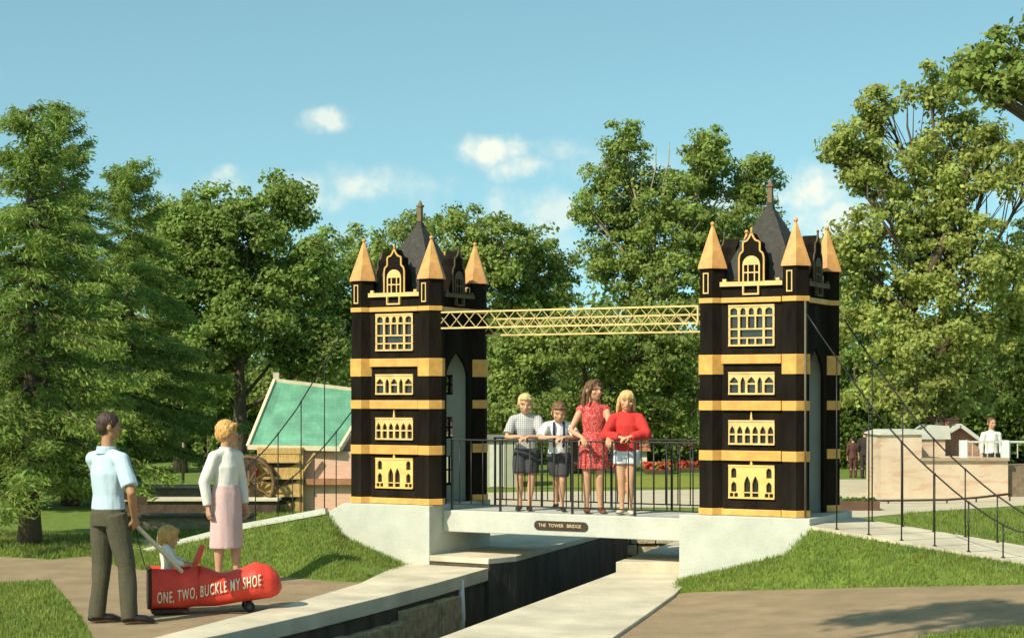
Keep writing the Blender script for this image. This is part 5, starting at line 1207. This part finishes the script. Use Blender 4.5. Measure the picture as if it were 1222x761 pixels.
# ------------------------------------------------------------------ the red shoe cart and the toddler inside it
SY = 15.0                                                # the toe points right and a little away from the camera
s0 = P(180, 731, 15.66); s0 = v3(s0.x, s0.y, 0.004)
cart = thing('shoe_cart', 'red shoe shaped cart with a nursery rhyme in white letters along its side', 'shoe cart', s0, R_(SY))
REDP = mat('red_enamel', (.74, .060, .034), .18, 6, .5, .25, 9, spec=.3)
DARKIN = mat('dark_brown_felt', (.045, .025, .018), .3, 9, .9)
def lerp_tab(tab, x):
    for (x0, y0), (x1, y1) in zip(tab, tab[1:]):
        if x <= x1: t = (x - x0) / (x1 - x0); t = t * t * (3 - 2 * t) * .5 + t * .5; return y0 + (y1 - y0) * t
    return tab[-1][1]
ZT = [(0, .415), (.30, .40), (.44, .42), (.62, .350), (.80, .385), (.93, .44), (1.03, .415), (1.10, .37), (1.15, .29), (1.165, .21)]
ZBt = [(0, .05), (.32, .045), (.34, .06), (.55, .06), (.85, .10), (1.05, .12), (1.12, .145), (1.165, .205)]
HW = [(0, .155), (.15, .165), (.40, .165), (.62, .17), (.75, .19), (.92, .212), (1.04, .195), (1.11, .155), (1.15, .09), (1.165, .008)]
def sec(s, n=22, inset=0.0):
    zt, zb, hw = lerp_tab(ZT, s) - inset * .3, lerp_tab(ZBt, s) + inset, lerp_tab(HW, s) - inset; zc, hz = (zt + zb) / 2, (zt - zb) / 2; out = []
    for k in range(n):
        t = 2 * math.pi * k / n; cx_, sz = math.cos(t), math.sin(t); e = .62 if sz < 0 else .85
        out.append((s, hw * math.copysign(abs(cx_) ** e, cx_), zc + hz * math.copysign(abs(sz) ** (.55 if sz < 0 else .8), sz)))
    return out
def side_y(s, z):
    zt, zb, hw = lerp_tab(ZT, s), lerp_tab(ZBt, s), lerp_tab(HW, s); zc, hz = (zt + zb) / 2, (zt - zb) / 2; u = max(-.999, min(.999, (z - zc) / hz)); p_ = (.55 if u < 0 else .8); sn = abs(u) ** (1 / p_); cs = math.sqrt(max(0, 1 - sn * sn)); return -hw * cs ** (.62 if u < 0 else .85)
# closed vamp and toe
m = MB(); ss = [.40 + .765 * (k / 26) ** .9 for k in range(27)]; n = 44; vs = []
for s in ss: vs += sec(s, n)
fs = [(i * n + j, i * n + (j + 1) % n, (i + 1) * n + (j + 1) % n, (i + 1) * n + j) for i in range(26) for j in range(n)]
m.add(vs, [f[::-1] for f in fs], 0, True); m.f.append(tuple(range(n))); m.m.append(0); m.s.append(False); m.f.append(tuple(range(26 * n + n - 1, 26 * n - 1, -1))); m.m.append(0); m.s.append(False)
# open heel counter: U-shaped shell
ks = [k for k in range(8, 22)] + [0, 1, 2, 3]          # from upper left round the bottom to upper right
def ush(s, ins): r = sec(s, 44, ins); q = [r[k] for k in list(range(18, 44)) + [0, 1, 2, 3, 4]]; zt = lerp_tab(ZT, s); q[0] = (s, q[1][1], zt); q[-1] = (s, q[-2][1], zt); return q
us = [.403 * k / 16 for k in range(17)]; k_ = len(ush(0, 0)); vs = []
for s in us: vs += ush(s, 0) + ush(s, .014)
fs = []
for i in range(len(us) - 1):
    a, b = i * 2 * k_, (i + 1) * 2 * k_
    for j in range(k_ - 1): fs += [(a + j, b + j, b + j + 1, a + j + 1), (a + k_ + j + 1, b + k_ + j + 1, b + k_ + j, a + k_ + j)]
    fs += [(a, a + k_, b + k_, b), (a + k_ - 1, b + k_ - 1, b + 2 * k_ - 1, a + 2 * k_ - 1)]
o_ = (len(us) - 1) * 2 * k_
for j in range(k_ - 1): fs += [(o_ + j, o_ + k_ + j, o_ + k_ + j + 1, o_ + j + 1)]
m.add(vs, fs, 0, True); m.build('shoe_body', REDP, cart)
m = MB(); q = ush(0, -.003); m.add([(-.004, y, z) for s, y, z in q] + [(-.03, y * .97, z * .985) for s, y, z in q], [tuple(range(k_)), tuple(range(2 * k_ - 1, k_ - 1, -1))] + [(j, j + k_, j + 1 + k_, j + 1) for j in range(k_ - 1)] + [(k_ - 1, 2 * k_ - 1, k_, 0)]); m.build('back_panel', DARKIN, cart)
m = MB(); m.box(.0, .32, -.145, .145, .018, .052); m.build('heel', DARKIN, cart, bevel=.006)
m = MB(); a, b = v3(.30, -.10, .385), v3(.435, -.10, .60)
m.bar(v3(.285, 0, .33), v3(.41, 0, .595), .20, .035, up=(0, 1, 0)); m.v = m.v; m2 = MB()
def slabdir(m, p, q, w, t): 
    d = (q - p).normalized(); a_ = v3(0, 1, 0); c_ = d.cross(a_).normalized(); vs = []
    for e, ww in ((p, w), (p.lerp(q, .8), w * .95), (q, w * .55)):
        for i, j in ((-1, -1), (1, -1), (1, 1), (-1, 1)): vs.append(e + a_ * i * ww / 2 + c_ * j * t / 2)
    m.add(vs, [(0, 1, 2, 3), (11, 10, 9, 8)] + [(4 * r + j, 4 * r + 4 + j, 4 * r + 4 + (j + 1) % 4, 4 * r + (j + 1) % 4) for r in (0, 1) for j in range(4)])
slabdir(m2, v3(.325, -.02, .28), v3(.455, -.02, .605), .24, .03); m2.build('tongue', REDP, cart, bevel=.01)
TYRE = mat('black_rubber', (.02, .018, .017), .3, 12, .8)
for x, z in ((.86, .05),):
    for y in (-.09, .09):
        m = MB(); m.tube([(x, y - .02, z), (x, y + .02, z)], [z - .002, z - .002], 16); wl_ = m.build('wheel', TYRE, cart, bevel=.004)
        m = MB(); m.tube([(x, y - .024, z), (x, y + .024, z)], [.022, .022], 10); m.build('hub', mat('grey_metal', (.08, .075, .07), .2, 9, .6), wl_)
for x, z in ((.86, .05),): m = MB(); m.bar((x, -.08, z), (x, .08, z), .02); m.box(x - .03, x + .03, -.05, .05, z, z + .07); m.build('axle', IRON, cart)
# lettering that follows the curved side
LETM = mat('cream_lettering', (.80, .74, .52), .12, 14, .6)
lt = text_mesh('ONE, TWO, BUCKLE MY SHOE', .098, LETM, 'lettering', .0, cart, 1.16, .0012)
import bmesh
me = lt.data; bm_ = bmesh.new(); bm_.from_mesh(me); bmesh.ops.remove_doubles(bm_, verts=bm_.verts, dist=1e-5); bmesh.ops.triangulate(bm_, faces=bm_.faces); bmesh.ops.subdivide_edges(bm_, edges=bm_.edges, cuts=1, use_grid_fill=False); bmesh.ops.triangulate(bm_, faces=bm_.faces)
bmesh.ops.recalc_face_normals(bm_, faces=bm_.faces); bm_.to_mesh(me); bm_.free(); me.update()
n_ = len(me.vertices); co = np.empty(n_ * 3, 'f'); me.vertices.foreach_get('co', co); co = co.reshape(-1, 3); tw_ = co[:, 0].max() - co[:, 0].min(); x0 = co[:, 0].min()
new = []
for x, y, z in co:
    u = (x - x0) / tw_; s = .045 + u * .905; base = .155 + .02 * u + .135 * max(0, u - .12) ** 1.05
    zz_ = base + y * 1.45; new.append((s, side_y(s, zz_) - .011, zz_))
me.vertices.foreach_set('co', np.array(new, 'f').ravel()); me.update()
sd = lt.modifiers.new('thickness', 'SOLIDIFY'); sd.thickness = .003; sd.offset = 0
# the pale push bar from the man's hand to the cart
hb = Matrix.Rotation(R_(-SY), 3, 'Z')
g_l = hb @ (P(161, 625, 15.0) - s0); e_l = v3(.26, -.16, .385)
m = MB(); m.bar(g_l + (g_l - e_l).normalized() * .05, e_l, .03, .03); m.build('push_bar', mat('pale_wood', (.62, .56, .40), .15, 14, .6, stretch=(1, 1, 8)), cart, bevel=.004)
m = MB(); mid = (hb @ (P(172, 672, 15.3) - s0)); m.tube([g_l, g_l.lerp(mid, .5) + v3(0, 0, -.02), mid, v3(-.02, -.02, .36)], [.004] * 4, 5); m.build('pull_cord', SHB, cart)
# toddler sitting in the shoe
H = .86; hh = .20; J = joints(H, hh, 1.05); tl = s0 + Matrix.Rotation(R_(SY), 3, 'Z') @ v3(.145, .0, .0); yaw = 90 + SY - 6
zs_ = .10 - J['pelvis'].z + .27
for k in list(J):
    if k[:4] not in ('palm', 'hdir', 'curl'): J[k] = J[k] + v3(0, 0, zs_)
for s, sg in (('L', 1), ('R', -1)):
    J['hip' + s] = v3(sg * .04, -.01, .25); J['knee' + s] = v3(sg * .05, -.17, .20); J['ankle' + s] = v3(sg * .05, -.20, .09); J['toe' + s] = v3(sg * .05, -.26, .075)
    J['wrist' + s] = v3(sg * .07, -.17, .44); J['elbow' + s] = bend(J['shoulder' + s], J['wrist' + s], .178 * H, .155 * H, (sg * 1, .5, -.4)); J['hdir' + s] = v3(-.2 * sg, -1, 0); J['palm' + s] = v3(0, 0, -1); J['curl' + s] = .6
hr = head_rot(-4, 4)
p = make_body('blond toddler in a white top sitting inside the red shoe cart', tl, yaw, H, J, hh, SK_K, hr)
hair(J, hh, hr, p, hairmat('strawberry_hair', (.56, .30, .09)), 'bob', .008)
top(J, H, p, cloth('white_baby_cotton', (.72, .68, .60)), 'shirt', 1.7, J['pelvis'] - v3(0, 0, .02), 1.06, .005, sl_r=1.15)
trousers(J, H, p, cloth('pale_romper', (.60, .56, .50)), 'trousers', .9, 1.05)

# ------------------------------------------------------------------ far visitors
def visitor(label, loc, yaw, H, topc, botc, hairc, group=None, skin=SK_K, style='short'):
    hh = H * .145; J = joints(H, hh, 1.0); hr = head_rot(10, 4); p = make_body(label, loc, yaw, H, J, hh, skin, hr, group=group)
    hair(J, hh, hr, p, hairmat('hair_%d' % int(hairc[0] * 1000), hairc), style); top(J, H, p, topc, 'shirt', 1.6); trousers(J, H, p, botc, 'trousers'); 
    for s in 'LR': shoe(J, s, H, SHB, p)
    return p
DK = cloth('dark_cloth', (.035, .028, .026)); DR = cloth('dark_red_brown_cloth', (.10, .04, .03))
visitor('boy in a white shirt standing behind the parapet of the model fort', Vector((fx(1183, 34.3), 34.3, .0)), 10, 1.5, cloth('white_shirt_cloth', (.72, .70, .64)), DK, (.12, .06, .03))
visitor('distant person in black clothes, the right one of two beside the fort wall', Vector((fx(1032, 41), 41, 0)), 150, 1.15, DK, DK, (.03, .02, .015), 'distant visitors in dark clothes')
visitor('distant smaller person in dark reddish clothes, the left one of two beside the fort wall', Vector((fx(1018, 41.4), 41.4, 0)), 175, .98, DR, DR, (.03, .02, .015), 'distant visitors in dark clothes')

# ------------------------------------------------------------------ grass blades on the near lawns
rng = np.random.default_rng(12)
def sample_mesh(o, dens):
    me = o.data; me.calc_loop_triangles(); vs = np.array([v.co for v in me.vertices]); tr = np.array([t.vertices for t in me.loop_triangles]); a, b, c = vs[tr[:, 0]], vs[tr[:, 1]], vs[tr[:, 2]]
    ar = np.linalg.norm(np.cross(b - a, c - a), axis=1) / 2; a, b, c, ar = a, b, c, ar; n = int(ar.sum() * dens); i = rng.choice(len(tr), n, p=ar / ar.sum()); u, v = rng.random(n), rng.random(n); f = u + v > 1; u[f], v[f] = 1 - u[f], 1 - v[f]
    p_ = a[i] + (b[i] - a[i]) * u[:, None] + (c[i] - a[i]) * v[:, None]; p_[:, :2] += rng.normal(size=(n, 2)) * .022; k_ = np.array([mnoise.noise(Vector(q) * 1.7) + .5 * mnoise.noise(Vector(q) * 6) for q in p_]); return p_[k_ > -.42 - .3 * rng.random(n)]
def sample_poly(pts, n):
    pts = np.array([(p.x, p.y) for p in pts]); lo, hi = pts.min(0), pts.max(0); q = rng.uniform(lo, hi, (n * 3, 2)); ins = np.zeros(len(q), bool); j = len(pts) - 1
    for i in range(len(pts)):
        xi, yi = pts[i]; xj, yj = pts[j]; c_ = ((yi > q[:, 1]) != (yj > q[:, 1])) & (q[:, 0] < (xj - xi) * (q[:, 1] - yi) / (yj - yi + 1e-12) + xi); ins ^= c_; j = i
    q = q[ins][:n]; return np.concatenate([q, np.zeros((len(q), 1))], 1)
def blades(label, pts, h, w):
    n = len(pts); az = rng.uniform(0, 2 * math.pi, n); hh_ = h * rng.uniform(.5, 1.4, n); wv = np.stack([np.cos(az), np.sin(az), np.zeros(n)], 1) * (w * rng.uniform(.7, 1.3, n))[:, None]; ln = rng.normal(size=(n, 3)) * .45; ln[:, 2] = 1
    tip = pts + ln * hh_[:, None]; mid = pts + ln * hh_[:, None] * .55 + np.array([0, 0, .0]); V = np.stack([pts - wv - [0, 0, .004], pts + wv - [0, 0, .004], tip + wv * .15, tip - wv * .15], 1).reshape(-1, 3)
    o = bpy.data.objects.new('grass', quad_mesh('grass', V, [BLADE])); C.objects.link(o); tag(o, label, 'grass', None, 'stuff'); return o
blades('short lawn grass on the bank right of the second tower', sample_mesh(bk_r, 3600), .034, .0042)
blades('short lawn grass on the bank left of the first abutment', sample_mesh(bk_l, 3600), .034, .0042)
blades('lawn grass in the lower left corner beside the tan path', sample_poly([G(-60, 697), G(0, 696), G(60, 693), G(77, 712), G(99, 740), G(112, 764), Vector((-3.4, 13.2, 0)), Vector((-5.6, 13.2, 0))], 20000), .036, .0045)
blades('lawn grass around the spruce trunks beyond the path', sample_poly([G(-40, 662), G(0, 663), G(60, 667), G(104, 663), G(165, 678), G(190, 657), G(150, 640), G(-40, 632)], 16000), .045, .006)
blades('lawn grass behind the left ramp in front of the mill', sample_poly([G(225, 645), G(300, 628), G(392, 606), G(380, 600), G(170, 622), G(150, 640)], 13000), .05, .007)
blades('lawn grass in the bottom right corner of the picture', np.array([(p[0], p[1], .215) for p in sample_poly([G(1090, 766, .2), G(1130, 759, .2), G(1180, 754, .2), G(1225, 751, .2), G(1260, 750, .2), G(1260, 800, .2), G(1080, 800, .2)], 9000)]), .036, .0045)
blades('lawn grass behind the railed ramp in front of the paving', sample_poly([G(1060, 632), G(1080, 612), G(1222, 606), G(1300, 606), G(1300, 660), G(1222, 652)], 9000), .05, .007)
